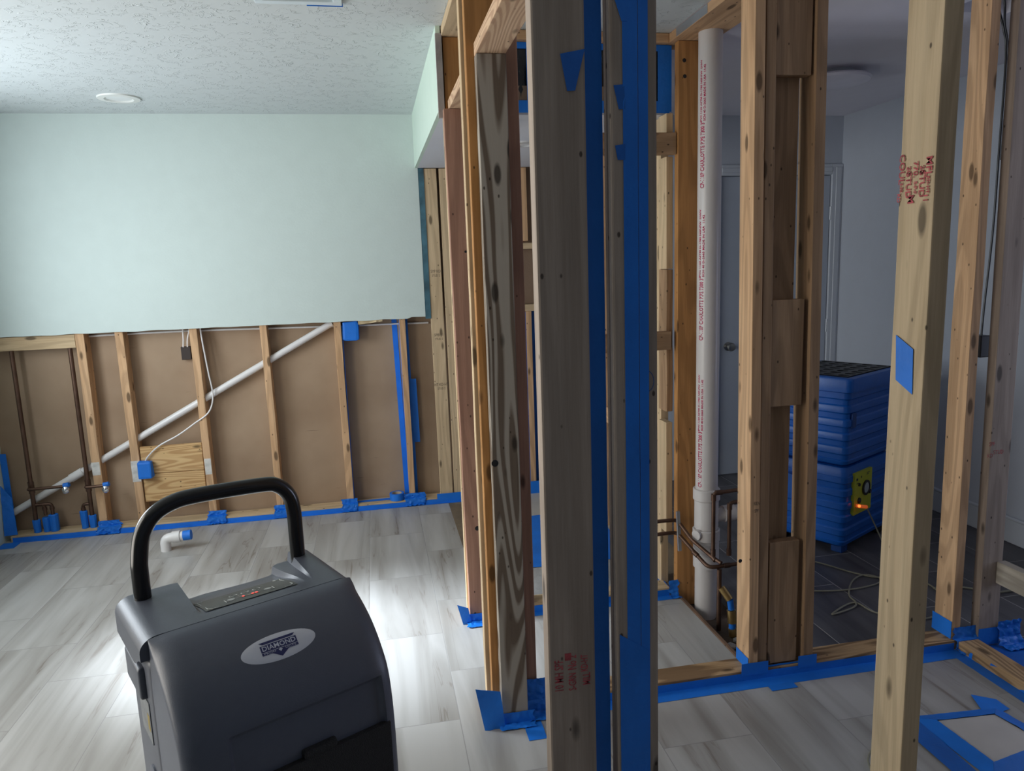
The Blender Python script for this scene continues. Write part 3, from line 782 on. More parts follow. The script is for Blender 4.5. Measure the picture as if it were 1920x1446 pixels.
tape_drape('crumpled blue tape at the foot of the dark right stud', 2.295, 2.39, [(2.242, .10), (2.240, .03), (2.225, .004), (2.18, .003)], .008, 15)
tape_left('blue tape along the left side of the plate running towards the camera', 2.1235, 1.50, 2.22, 0, .034)
tape_floor('blue tape on the tiles beside the plate running towards the camera', 2.075, 2.1235, 1.50, 2.195)
tape_floor('blue tape on the dark tiles right of the short plate', 2.215, 2.42, 1.95, 2.265, mat=TAPE_D)

# posts on the left
tape_quad('masking_tape', 'large loose blue tape flap beside the foot of the banded post', [at(x, y, Y=2.19) for x, y in ((914, 1390), (950, 1380), (938, 1296), (891, 1292))], amp=.01, seed=4)
for p_ in (0,):
    pass
tape_drape('blue tape across the foot of the banded post', .325, .440, [(2.1985, .045), (2.1985, .004), (2.165, .003)], .004, 41)
tape_floor('blue tape tail on the tiles below the banded post', .405, .465, 2.10, 2.195, amp=.004)
tape_drape('crumpled blue tape between the banded post and the grey foreground stud', .430, .530, [(2.258, .12), (2.252, .045), (2.244, .036), (2.240, .004), (2.19, .003)], .007, 21)
tape_quad('masking_tape', 'loose blue tape flap beside the foot of the reddish trimmer', [at(x, y, Y=2.93) for x, y in ((872, 1182), (886, 1176), (878, 1140), (857, 1134))], amp=.008, seed=9)
tape_drape('blue tape across the foot of the reddish trimmer and the tiles before it', .312, .418, [(2.9385, .040), (2.9385, .004), (2.885, .003)], .005, 43)
tape_front('blue tape along the front of the shower partition plate', .42, 1.25, 0, .03, 2.965)
tape_floor('blue tape on the tiles in front of the shower partition plate', .42, 1.27, 2.925, 2.965)
tape_left('blue tape on the end of the shower partition plate by the grey stud', .60, 2.967, 3.05, .039, .09)
tape_floor('large blue taped square on the shower floor', .60, 1.25, 3.43, 4.19, .002)
tape_front('blue tape on the plate of the shower back wall', .58, 1.26, 0, .085, 4.629)
tape_left('blue tape down the left of the low orange stud on the shower wall', .9665, 4.645, 4.73, .06, 1.22)
tape_front('blue tape on the backing right of the low orange stud', 1.006, 1.06, .04, 1.22, 4.7305, mat=TAPE_D)
tape_quad('masking_tape', 'wrinkled blue tape running back along the wet wall floor edge', ((1.235, 2.99, .002), (1.283, 2.96, .002), (1.283, 3.6, .002), (1.235, 3.6, .002)), amp=.008)
tape_drape('twisted blue tape end by the foot of the wide orange stud', 1.245, 1.290, [(2.962, .075), (2.956, .03), (2.94, .004), (2.92, .003)], .006, 31)

# floor register masked with blue tape
vr = empty('floor_register_cover', (1.80, 1.77, 0))
tag(vr, 'white card square framed with blue tape on the floor at lower right', 'floor vent cover')
W4c = [at(x, y, Z=.012) for x, y in ((1756, 1352), (1865, 1340), (1960, 1394), (1863, 1431))]
cc = Vector((1.80, 1.77, 0))
bm = bmesh.new()
vs = [bm.verts.new(p-cc) for p in W4c]; bm.faces.new(vs)
r = bmesh.ops.extrude_face_region(bm, geom=bm.faces[:])
for e in r['geom']:
    if isinstance(e, bmesh.types.BMVert): e.co.z -= .010
bm_obj('card_square', bm, plain('white_card', (.52, .49, .46), .8), vr)
ctr = sum(W4c, Vector())/4
def out(p, k): return ctr+(p-ctr)*k
for i in range(4):
    a, b_ = W4c[i], W4c[(i+1) % 4]
    k = 1.50
    q = [out(a, k), out(b_, k), out(b_, .995), out(a, .995)]
    for v in q: v.z = .013+.0006*i
    q[0].z = q[1].z = .001
    if (q[1]-q[0]).cross(q[3]-q[0]).z < 0: q = [q[1], q[0], q[3], q[2]]
    t = tape_quad('tape_border', None, q, amp=.003)
    t.parent = vr; t.location = t.location-cc
tape_pix('blue tape tail beyond the taped floor square', ((1820, 1303), (1850, 1345), (1893, 1330), (1868, 1312)), Z=.003)
tape_pix('blue tape tail on the near left corner of the floor square', ((1722, 1352), (1722, 1392), (1800, 1460), (1830, 1446)), Z=.004, mat=TAPE_D)

# ------------------------------------------------------------------ stamps and ink on lumber
for i, (s, px, py, sz) in enumerate((('COUL', 1691, 318, .020), ('2.30', 1690, 352, .010), ('20', 1704, 320, .015), ('STUD', 1703, 348, .019), ('770.', 1717, 318, .017), ('S-P-F', 1716, 352, .011), ('20', 1729, 318, .015), ('STUD', 1728, 345, .019), ('MFL', 1742, 312, .021), ('KD-HT', 1740, 346, .010), ('11', 1735, 371, .016), ('M', 1707, 374, .022), ('KD', 1685, 372, .012))):
    q = at(px, py, X=.9895)
    stamp(P5, s, sz, REDINK, (q.x, q.y, q.z), (0, 0, -1), (0, -1, 0), 1.0, .0004)
for i, (s, dx, dz, sz) in enumerate((('SPF', .020, .0, .030), ('No 2', .045, .002, .030), ('KD-HT', .068, -.002, .024), ('10 MH', .020, -.034, .030), ('S-GRN', .045, -.036, .026), ('MILL', .072, -.034, .026))):
    q = at(1032, 1250, Y=1.1995)
    stamp(P3, s, sz*.78, REDINK, (.272+dx, 1.1997, q.z+dz), (0, 0, 1), (-1, 0, 0), .6, .0003)
q = at(1065, 1232, Y=1.1997)
box_ = box('ink_stamp', (q.x-.006, 1.1993, q.z-.007), (q.x+.006, 1.1997, q.z+.007), REDINK); box_.parent = P3; box_.matrix_parent_inverse = parent_inv(P3)
for s, px, py in (('SPF', 1860, 833), ('STUD', 1872, 848), ('KD', 1856, 855)):
    q = at(px, py, Y=2.2456); stamp(F2, s, .022, REDINK, (q.x, 2.2457, q.z), (1, 0, 0), (0, 0, 1), .8)
for s, px, py in (('KILN', 1383, 948), ('SPF', 1385, 962)):
    q = at(px, py, Y=2.2494); stamp(E1, s, .018, DARKINK, (1.272, 2.2493, q.z), (1, 0, 0), (0, 0, 1), .6)
stamp(sA, 'o', .01, DARKINK, (.397, 4.637, .5), (1, 0, 0), (0, 0, 1))
# pencil arc on the right edge of the near post
pa = [at(1212+14*math.sin(t), 715-20*math.cos(t), Y=1.1992) for t in [math.pi*k/10 for k in range(11)]]
t_ = tube('ink_stamp', pa, .0007, BLUEINK, seg=6); t_.parent = P4; t_.matrix_parent_inverse = parent_inv(P4)
# bored holes in the reddish trimmer and the bright stud
def bore(parent, px, py, Y, r):
    q = at(px, py, Y=Y)
    o = lathe('bored_hole', [(r, 0), (r*.8, .0004), (0, .0006)], BLACK, None, (q.x, Y, q.z), 20, (0, -1, 0))
    o.parent = parent; o.matrix_parent_inverse = parent_inv(parent); return o
bore(T1, 895, 991, 2.9395, .010); bore(T1, 873, 472, 2.9395, .005); bore(T1, 891, 1150, 2.9395, .004)
bore(T2, 928, 869, 2.1995, .011); bore(G1, 1283, 113, 2.9615, .008); bore(G1, 1284, 143, 2.9615, .008)
o = bore(E1, 1388, 1052, 2.2495, .007)

# ------------------------------------------------------------------ white stack pipe
SX, SY, SR = 1.375, 2.855, .0475
sp = empty('stack_pipe', (SX, SY, -.06)); tag(sp, 'tall white plastic drain stack with pink lettering in front of the dark orange stud', 'pipe')
Z0 = -.06
lathe('pipe_barrel', [(SR, -0.0), (SR, 2.462)], PVC_STACK, sp, (0, 0, 0), 48)
def coupling(z0, z1, r, nm='coupling'):
    lathe(nm, [(SR, z0-Z0), (r, z0-Z0+.002), (r, z1-Z0-.003), (r-.003, z1-Z0), (SR, z1-Z0)], PVC_STACK, sp, (0, 0, 0), 48)
coupling(.485, .535, SR+.010); coupling(.355, .483, SR+.004, 'wye_body'); coupling(.30, .352, SR+.011); coupling(.175, .298, SR+.008)
tube('wye_branch', [(0, 0, .40-Z0), (.10, -.01, .415-Z0), (.20, -.01, .42-Z0)], .030, PVC_STACK, sp, 24)
tube('branch_socket', [(.075, -.01, .413-Z0), (.125, -.01, .417-Z0)], .036, PVC_STACK, sp, 24)
tube('side_inlet', [(0, 0, .34-Z0), (-.062, -.03, .335-Z0)], .022, PVC_STACK, sp, 20)
# lettering wrapped on the barrel: text x runs up, text y runs round to the left
view_ang = math.atan2(-SY, -SX)
def wrap_text(s, z_start, size, sx, ang, bold=0.0004):
    me = text_mesh(s, size, sx, bold, 'LEFT')
    for v in me.vertices:
        a = ang + (-v.co.y)/SR
        z = v.co.x
        v.co = Vector(((SR+.0006)*math.cos(a), (SR+.0006)*math.sin(a), z_start-Z0+z))
    return link_mesh('pipe_lettering', me, PINKINK, sp)
def text_w(s, size, sx): 
    me = text_mesh(s, size, sx, 0, 'LEFT'); w_ = max(v.co.x for v in me.vertices); bpy.data.meshes.remove(me); return w_
for (yb, ym, yt) in ((352, 225, 108), (640, 520, 392), (917, 810, 705), (72, -40, -120)):
    zb, zm, zt = [at(1318, y, Y=SY-SR).z for y in (yb, ym, yt)]
    if zm > 2.38: continue
    a0 = view_ang - .62
    s1_ = 'CP-110P CHARLOTTE PIPE 7300 3" '
    k = (zm-zb)/text_w(s1_, .026, 1.0)
    wrap_text(s1_, zb, .026, k, a0, .0007)
    s2_ = 'PVC 1120 ASTM D-1785 NSF-PW  DWV'
    s3_ = 'SCH 40 D-2665 MADE IN USA  11:42'
    top = min(zt, 2.37)
    k = (top-zm)/text_w(s2_, .012, 1.0)
    wrap_text(s2_, zm, .012, k, a0-.17); wrap_text(s3_, zm, .012, k, a0+.17)

# copper supply pipes around the stack
def cu(label, pts, r=.0085, rnd=.02, joints=()):
    e = empty('copper_pipe', pts[0]); tag(e, label, 'pipe')
    o = Vector(pts[0])
    tube('pipe_run', [Vector(p)-o for p in round_path(pts, rnd)], r, COPPER, e, 12)
    for j in joints:
        a = Vector(j[0])-o; dn = Vector(j[1]).normalized()*.014
        tube('solder_fitting', [a-dn, a+dn], r*1.28, COPPER, e, 12)
    return e
A1 = (1.352, 2.74, .545); 
cu('front copper riser with elbow left of the bright-edged stud, in front of the white stack', [(1.352, 2.74, .272), (1.352, 2.74, .548), (1.62, 2.74, .56)], joints=(((1.352, 2.74, .53), (0, 0, 1)), ((1.352, 2.74, .285), (0, 0, 1)), ((1.375, 2.74, .549), (1, 0, 0))))
cu('second shorter copper riser with elbow beside the bright-edged stud', [(1.425, 2.74, .265), (1.425, 2.74, .500), (1.62, 2.74, .506)], joints=(((1.425, 2.74, .484), (0, 0, 1)), ((1.425, 2.74, .28), (0, 0, 1))))
cu('copper pipe running forward from the metal strap to the first riser', [(1.00, 2.925, .375), (1.20, 2.925, .377), (1.272, 2.932, .372), (1.296, 2.83, .315), (1.352, 2.735, .262), (1.37, 2.70, .252)], joints=(((1.352, 2.735, .262), (.2, -1, -.4)),))
cu('lower copper pipe bending in front of the white stack towards the right', [(1.00, 2.925, .315), (1.22, 2.925, .317), (1.270, 2.93, .315), (1.322, 2.72, .228), (1.40, 2.71, .235), (1.62, 2.71, .24)], rnd=.03, joints=(((1.30, 2.80, .262), (.4, -1, -.4)), ((1.40, 2.71, .235), (1, 0, 0))))
e = cu('short copper drop with brass valve and fittings below the risers', [(1.362, 2.70, .225), (1.362, 2.70, .05), (1.362, 2.70, -.05)], r=.010)
o_ = Vector((1.362, 2.70, .225))
for nm, p, q, r, mt in (('brass_elbow', (1.365, 2.685, .15), (1.390, 2.66, .105), .016, BRASS), ('brass_valve', (1.396, 2.655, .06), (1.398, 2.65, .005), .019, BRASS), ('brass_nut', (1.398, 2.65, -.02), (1.402, 2.65, -.055), .016, BRASS), ('tape_wrap', (1.391, 2.66, .105), (1.396, 2.655, .062), .013, TAPE), ('tape_wrap', (1.398, 2.65, .005), (1.398, 2.65, -.02), .014, TAPE)):
    tube(nm, [Vector(p)-o_, Vector(q)-o_], r, mt, e, 16)
o = box('metal_strap', (1.268, 2.905, .235), (1.284, 2.915, .42), STEEL, bev=.001); o.rotation_euler = (0, math.radians(-3), 0); tag(o, 'grey perforated metal strap holding the copper pipes beside the wide orange stud', 'strap')

# trench edge rubble
bm = bmesh.new()
for k in range(46):
    x = 1.29+random.random()*.19; y = 2.36+random.random()*.26
    r = .006+random.random()*.016
    mtx = Matrix.Translation((x, y, -.058+r*.3)) @ Matrix.Diagonal((1, 1.2, .6, 1))
    res = bmesh.ops.create_icosphere(bm, subdivisions=1, radius=r, matrix=mtx)
o = bm_obj('rubble', bm, CONCRETE); tag(o, 'broken concrete crumbs in the dirty trench under the stack pipe', 'rubble', kind='stuff')
o = lum('broken_sill_strip', 'dark splintered strip along the tile edge beside the trench', 'wood strip', (1.286, 2.345, -.055), (1.302, 2.955, .004), 'dark', 'Y')

# ------------------------------------------------------------------ kitchen plumbing in the opened wall
def pv(label, pts, r):
    o = tube('drain_pipe', pts, r, PVC, None, 24); return tag(o, label, 'pipe')
dp = empty('drain_pipe', (-2.20, 4.688, .165)); tag(dp, 'long sloping white drain pipe crossing behind the studs of the far wall', 'pipe')
a = Vector((-2.20, 4.688, .160)); b_ = Vector((-.262, 4.688, 1.205))
tube('pipe_barrel', [Vector((0, 0, -.005)), b_-dp.location], .0205, PVC, dp, 24)
c1 = a.lerp(b_, .175)-dp.location; c2 = a.lerp(b_, .212)-dp.location
tube('coupling', [c1, c2], .0255, PVC, dp, 24)
def copper_drop(label, x, ztee, xval, drops, zlow):
    e = empty('copper_pipe', (x, 4.650, .04)); tag(e, label, 'pipe'); o = Vector((x, 4.650, .04))
    tube('riser', [(0, 0, .06), (0, 0, 1.092)], .0125, COPPER, e, 14)
    tube('tee', [(0, 0, ztee-.075), (0, 0, ztee-.005)], .0165, COPPER, e, 14)
    tube('branch', round_path([(0, 0, ztee-.04), (0, -.045, ztee-.04), (xval-x, -.050, ztee-.036)], .01), .009, COPPER, e, 12)
    for dxx in drops:
        tube('branch', round_path([(0, 0, zlow), (dxx, .002, zlow), (dxx, .002, .10)], .02), .010, COPPER, e, 12)
        tube('tee', [(dxx, .002, zlow-.035), (dxx, .002, zlow-.02)], .013, COPPER, e, 12)
    lathe('valve', [(0, 0), (.020, .002), (.020, .01), (.012, .018), (.016, .03), (.007, .036), (0, .036)], CHROME, e, (xval-x, -.052, ztee-.052), 20, (.3, -1, -.3))
    tube('tape_wrap', [(xval-x-.008, -.052, ztee-.032), (xval-x+.022, -.054, ztee-.025)], [.016, .013], TAPE, e, 12)
    return e
copper_drop('left copper water line with shut-off valve in the first bay of the far wall', -2.068, .315, -1.862, (.055, .095), .165)
copper_drop('right copper water line with shut-off valve beside the leftmost orange stud', -1.758, .300, -1.645, (-.045,), .145)
for i, (x, z1, w_, lab) in enumerate(((-2.066, .115, .021, 'blue-taped pipe stub, leftmost of the five at the foot of the far wall'), (-2.012, .125, .021, 'blue-taped pipe stub, second of the five from the left'), (-1.970, .140, .026, 'tallest blue-taped pipe stub, third of the five from the left'), (-1.802, .145, .021, 'blue-taped pipe stub, fourth of the five from the left'), (-1.756, .115, .021, 'blue-taped pipe stub beside the leftmost orange stud'))):
    bm = bmesh.new(); tube_bm(bm, [(0, 0, 0), (0, 0, .01), (0, 0, (z1-.037)*.97), (0, 0, z1-.037)], [w_*.96, w_, w_*1.03, w_*.9], 10)
    for v in bm.verts: v.co.y *= .95; v.co.x += .003*mnoise.noise(v.co*60)
    o = bm_obj('taped_pipe_stub', bm, TAPE); o.location = (x, 4.650, .037); tag(o, lab, 'pipe stub')

# electrical
o = box('junction_box', (-1.165, 4.700, 1.022), (-1.110, 4.731, 1.102), plain('dark_box', (.03, .018, .014), .6), bev=.002); tag(o, 'small dark electrical box left of the cable stud', 'electrical box')
for i, dx in enumerate((-.014, .010)):
    o = tube('cable', curve_pts([(-1.136+dx, 4.702, 1.10), (-1.130+dx, 4.700, 1.15), (-1.122+dx*1.5, 4.704, 1.20), (-1.12+dx*1.5, 4.71, 1.24)]), .0045, PVC, None, 8)
    tag(o, ('left' if i == 0 else 'right')+' of the two white cables entering the small dark box', 'cable')
o = tube('cable', curve_pts([(-1.035, 4.67, 1.24), (-1.03, 4.66, 1.15), (-1.012, 4.655, .95), (-.998, 4.65, .80), (-1.03, 4.642, .70), (-1.12, 4.64, .635), (-1.22, 4.64, .57), (-1.33, 4.64, .515), (-1.40, 4.64, .455), (-1.425, 4.64, .415)]), .0045, PVC, None, 8)
tag(o, 'thin white cable looping from the stud down to the blue-taped outlet box', 'cable')
o = tube('cable', curve_pts([(XL+.03, 4.722, 1.185), (-1.2, 4.724, 1.195), (-.3, 4.722, 1.182), (.34, 4.722, 1.176)]), .006, PVC, None, 8)
tag(o, 'pale horizontal cable running under the cut edge of the mint wall', 'cable')
bm = bmesh.new(); bm_box(bm, (-.040, -.03, 0), (.040, .02, .105), .012, 2)
for v in bm.verts: v.co += Vector((mnoise.noise(v.co*50), 0, mnoise.noise(v.co*45+Vector((3, 3, 3)))))*.006
o = bm_obj('outlet_box', bm, TAPE); o.location = (-1.420, 4.632, .322); tag(o, 'outlet box wrapped in blue tape on the stud left of the knotty board', 'outlet box')
bm = bmesh.new(); bm_box(bm, (-.048, -.02, 0), (.048, .03, .118), .012, 2)
for v in bm.verts: v.co += Vector((mnoise.noise(v.co*50), 0, mnoise.noise(v.co*45+Vector((3, 3, 3)))))*.012
o = bm_obj('taped_bundle', bm, TAPE); o.location = (-.150, 4.665, 1.092); tag(o, 'blue-taped bundle hanging at the cut edge of the mint wall', 'taped bundle')
o = sheet_grid('torn_paper', 'torn yellowish paper under the mint wall edge right of the taped bundle', 'paper', (-.10, 4.655, 1.185), (.05, 4.65, 1.20), (-.10, 4.665, 1.222), 12, 4, plain('torn_kraft', (.55, .43, .26), .9), .018, seed=8, freq=40)

# tape roll on the plate
tr = empty('tape_roll', (.072, 4.655, .037)); tag(tr, 'roll of blue masking tape standing flat on the far wall plate', 'tape roll')
lathe('tape_winding', [(.033, 0), (.047, 0), (.047, .044), (.033, .044), (.033, 0)], TAPE, tr, (0, 0, 0), 40)
lathe('cardboard_core', [(.0305, .001), (.0328, .001), (.0328, .0435), (.0305, .0435), (.0305, .001)], plain('core_card', (.45, .36, .26), .9), tr, (0, 0, 0), 40)

# capped elbow standing out of the floor
el = empty('pipe_elbow', (-1.236, 4.215, 0)); tag(el, 'white plastic pipe elbow with a blue-taped end on the floor tiles', 'pipe elbow')
tube('elbow_body', round_path([(0, 0, 0), (0, 0, .072), (.078, .0, .076)], .045, 8), .0275, PVC, el, 24)
tube('pipe_socket', [(.040, 0, .0745), (.082, 0, .0765)], .032, PVC, el, 24)
tube('pipe_end', [(.08, 0, .0765), (.135, 0, .079)], .026, PVC, el, 24)
tube('tape_wrap', [(.098, 0, .0775), (.140, 0, .080)], [.0275, .0285], TAPE, el, 14)

# ------------------------------------------------------------------ ceiling fittings
dl = empty('recessed_downlight', (-1.217, 4.238, ZC)); tag(dl, 'round white recessed downlight in the textured ceiling on the left', 'ceiling light')
lathe('trim_ring', [(.102, 0), (.100, -.007), (.070, -.009), (.060, -.002), (.060, 0)], plain('white_trim_ring', (.72, .73, .70), .4), dl, (0, 0, 0), 48)
lathe('lens', [(.060, -.003), (.03, -.0035), (0, -.0035)], plain('frosted_lens', (.78, .80, .80), .3), dl, (0, 0, 0), 48)
dl = empty('recessed_downlight', (.80, 3.76, 2.128)); tag(dl, 'small downlight under the white soffit seen beside the banded post', 'ceiling light')
lathe('trim_ring', [(.082, 0), (.080, -.007), (.055, -.009), (.048, -.002), (.048, 0)], plain('grey_trim_ring', (.5, .5, .5), .4), dl, (0, 0, 0), 40)
lathe('lens', [(.048, -.003), (0, -.0035)], plain('soffit_lens', (.8, .82, .84), .3), dl, (0, 0, 0), 40)
fl = empty('flush_ceiling_light', (2.385, 3.56, ZC)); tag(fl, 'flat round ceiling light in the dim room on the right', 'ceiling light')
lathe('base_pan', [(.10, 0), (.10, -.028), (0, -.028)], TRIM_WHITE, fl, (0, 0, 0), 48)
lathe('diffuser', [(.10, -.029), (.175, -.031), (.185, -.040), (.180, -.052), (.14, -.062), (0, -.066)], plain('diffuser_acrylic', (.82, .79, .88), .35), fl, (0, 0, 0), 64)
cv = empty('ceiling_vent', (-.18, 2.63, ZC)); tag(cv, 'white ceiling register with a blue tape edge at the top of the frame', 'vent')
bm = bmesh.new()
for a_, b2 in (((-.15, -.15, -.010), (.14, -.12, 0)), ((-.15, .11, -.010), (.14, .14, 0)), ((-.15, -.12, -.010), (-.12, .11, 0)), ((.11, -.12, -.010), (.14, .11, 0))): bm_box(bm, a_, b2, .002)
bm_obj('vent_frame', bm, plain('vent_enamel', (.62, .70, .74), .4), cv)
bm = bmesh.new()
for k in range(9): bm_box(bm, (-.119, -.115+k*.025, -.007), (.109, -.105+k*.025, -.001))
bm_obj('louvre_blades', bm, plain('louvre_enamel', (.50, .58, .64), .4), cv)
t = tape_quad('tape_border', None, ((.02, .142, -.0005), (.142, .142, -.0005), (.142, .142, -.012), (.02, .142, -.012))); t.parent = cv

# ------------------------------------------------------------------ blue drying machines in the right room
BLUE = plain('blue_moulded_plastic', (.004, .105, .46), .38, bump=.15, bscale=120, var=.06)
BLUE_D = plain('dark_blue_plastic', (.003, .05, .23), .4)
GRID_BLACK = plain('black_grate', (.022, .022, .026), .45)
A_B = math.radians(28.5)
def unit(label, z0, h, cat, lid):
    e = empty('drying_machine', (2.262, 3.140, z0), A_B); tag(e, label, cat)
    wx, wy = .54, .44
    # body of ribbed sides: profile of inset rings
    bm = bmesh.new()
    zs = []; n = 5
    def ring(z, ins, r=.03, seg=5):
        out_ = []
        for (cx, cy, a0) in ((ins+r, ins+r, math.pi), (wx-ins-r, ins+r, 1.5*math.pi), (wx-ins-r, wy-ins-r, 0), (ins+r, wy-ins-r, .5*math.pi)):
            for k in range(seg+1):
                a_ = a0+.5*math.pi*k/seg
                out_.append(bm.verts.new((cx+r*math.cos(a_), cy+r*math.sin(a_), z)))
        return out_
    prof = [(0.0, .035), (.012, .018), (.03, .012)]
    top = h-.075 if lid else h-.05
    step = (top-.03)/n
    for k in range(n):
        zb = .03+k*step
        prof += [(zb+step*.04, .012), (zb+step*.10, .0175), (zb+step*.45, .0155), (zb+step*.55, .010), (zb+step*.98, .0095)]
    prof += [(top, .012)]
    if lid: prof += [(top+.004, -.006), (h-.012, -.008), (h-.003, -.004), (h, .004), (h, .03)]
    else: prof += [(h-.02, .014), (h-.004, .022), (h, .035)]
    rings = [ring(z, i_) for z, i_ in prof]
    m_ = len(rings[0])
    for a_, b2 in zip(rings, rings[1:]):
        for k in range(m_): bm.faces.new((a_[k], a_[(k+1) % m_], b2[(k+1) % m_], b2[k]))
    bm.faces.new(rings[0][::-1]); bm.faces.new(rings[-1])
    o = bm_obj('housing', bm, BLUE, e, True)
    md = o.modifiers.new('split', 'EDGE_SPLIT'); md.split_angle = math.radians(32)
    return e, wx, wy
u1, wx, wy = unit('blue ribbed drying machine with a yellow control label, lower of the stack', .035, .425, 'drying machine', False)
box('foot', (.04, .03, -.035), (.10, .09, .012), BLUE_D, u1, .004); box('foot', (wx-.10, .03, -.035), (wx-.04, .09, .012), BLACK, u1, .004)
box('foot', (.04, wy-.09, -.035), (.10, wy-.03, .012), BLACK, u1, .004); box('foot', (wx-.10, wy-.09, -.035), (wx-.04, wy-.03, .012), BLACK, u1, .004)
YEL = plain('yellow_label', (.50, .52, .03), .5)
bx = box('control_label', (.085, -.001, .165), (.27, .016, .385), YEL, u1)
def re_parent(o, new):
    w_ = o.matrix_basis.copy() if not o.parent else None
    bpy.context.view_layer.update(); mw = o.matrix_world.copy(); o.parent = new; o.matrix_parent_inverse = new.matrix_world.inverted()@(mw@o.matrix_basis.inverted())
ringo = lathe('dial', [(.040, 0), (.040, .006), (.030, .008), (.029, .003), (0, .003)], BLACK, u1, (.205, -.0015, .29), 32, (0, -1, 0))
lathe('dial_face', [(.028, 0), (0, .001)], plain('dial_grey', (.4, .45, .45), .3), u1, (.205, -.006, .29), 24, (0, -1, 0))
for (x, z, r) in ((.13, .32, .009), (.135, .235, .016), (.25, .26, .012), (.16, .195, .006)):
    lathe('knob', [(r, 0), (r*.9, .006), (0, .007)], BLACK, u1, (x, -.0015, z), 16, (0, -1, 0))
for x, z, w_, h_ in ((.100, .345, .016, .012), (.104, .328, .024, .003), (.150, .352, .006, .010), (.210, .366, .030, .003), (.210, .358, .022, .003), (.100, .205, .020, .003)):
    box('label_marking', (x, -.0022, z), (x+w_, -.0011, z+h_), BLACK, u1)
tube('power_plug', [(.105, -.002, .215), (.112, -.02, .214), (.150, -.035, .205)], .009, plain('glowing_plug', (.8, .2, .05), .4, emit=(1, .16, .03), estr=.25), u1, 12)
bm = bmesh.new()
bmesh.ops.create_icosphere(bm, subdivisions=2, radius=.008, matrix=Matrix.Translation((.106, -.018, .216)))
bm_obj('pilot_lamp', bm, plain('pilot_lamp_glow', (1, .2, .05), .4, emit=(1, .12, .02), estr=3), u1, True)
for ch in list(u1.children):
    if ch.name.split('.')[0] in ('dial', 'dial_face', 'knob', 'label_marking', 'power_plug', 'pilot_lamp'): re_parent(ch, bx)
u2, wx, wy = unit('blue ribbed drying machine with a black perforated top, upper of the stack', .462, .456, 'drying machine', True)
# black grate with oval holes
bm = bmesh.new()
gx, gy = wx-.06, wy-.06
nx, ny = 7, 5
for j in range(ny):
    for i in range(nx):
        cx = .03+gx*(i+.5)/nx; cy = .03+gy*(j+.5)/ny
        hx, hy = gx/nx/2, gy/ny/2
        seg = 24; ins = []; outs = []
        for k in range(seg):
            a_ = 2*math.pi*k/seg; ca, sa = math.cos(a_), math.sin(a_)
            f = 1/max(abs(ca), abs(sa))
            outs.append(bm.verts.new((cx+hx*ca*f, cy+hy*sa*f, .456))); ins.append(bm.verts.new((cx+hx*.72*ca, cy+hy*.72*sa, .456)))
        lows = [bm.verts.new((v.co.x, v.co.y, .448)) for v in ins]
        for k in range(seg):
            k2 = (k+1) % seg
            bm.faces.new((outs[k], outs[k2], ins[k2], ins[k])); bm.faces.new((ins[k], ins[k2], lows[k2], lows[k]))
bmesh.ops.remove_doubles(bm, verts=bm.verts, dist=.0003)
o = bm_obj('grate', bm, GRID_BLACK, u2); o.location.z = .0045
box('grate_bed', (.028, .028, .4562), (wx-.028, wy-.028, .4575), plain('grate_void', (.004, .004, .005), .8), u2)
box('side_pocket', (.045, .004, .20), (.085, .013, .275), BLUE_D, u2, .002)
# left-side outlet of the lower machine with a white sticker
o = tube('hose_outlet', [(.010, .30, .30), (-.03, .30, .30)], .055, BLUE, u1, 28)
o = box('white_sticker', (.006, .335, .10), (.0105, .40, .25), plain('sticker_white', (.8, .8, .82), .5), u1)
# power cord on the floor
CORD = plain('pale_yellow_cord', (.23, .22, .165), .6)
def P(x, y): 
    q = at(x, y, Z=.006); return (q.x, q.y, .006)
cp_ = [u1.matrix_basis @ Vector((.15, -.035, .205)), u1.matrix_basis @ Vector((.19, -.055, .12)), (2.49, 3.11, .02), (2.50, 3.05, .006), (2.40, 2.98, .006)]
cp_ += [P(1650, 1082), P(1600, 1074), P(1525, 1053), P(1500, 1060), P(1490, 1100), P(1525, 1108), P(1590, 1106), P(1640, 1096), P(1652, 1085), P(1620, 1078), P(1598, 1090), P(1592, 1115), P(1605, 1130), P(1598, 1140), P(1560, 1152), P(1600, 1130), P(1640, 1148), P(1700, 1160), P(1752, 1155), P(1765, 1120), P(1740, 1095), P(1700, 1085)]
o = tube('power_cord', curve_pts(cp_, 8), .0038, CORD, None, 8); o['label'] = 'pale yellow power cord'; o.parent = u1; o.matrix_parent_inverse = parent_inv(u1)
o = tube('extension_cord', curve_pts([P(1750, 1103), P(1800, 1101), P(1870, 1110), P(1930, 1104), P(1990, 1112)], 8), .0048, CORD, None, 8); tag(o, 'pale cord crossing the dark tiles at the right edge', 'cord')
o = tube('string', curve_pts([P(1634, 1446), P(1628, 1425), P(1636, 1405), P(1652, 1398), P(1668, 1410)], 8), .003, CORD, None, 8); tag(o, 'thin pale string loop on the light tiles behind the bright tan stud foot', 'string')

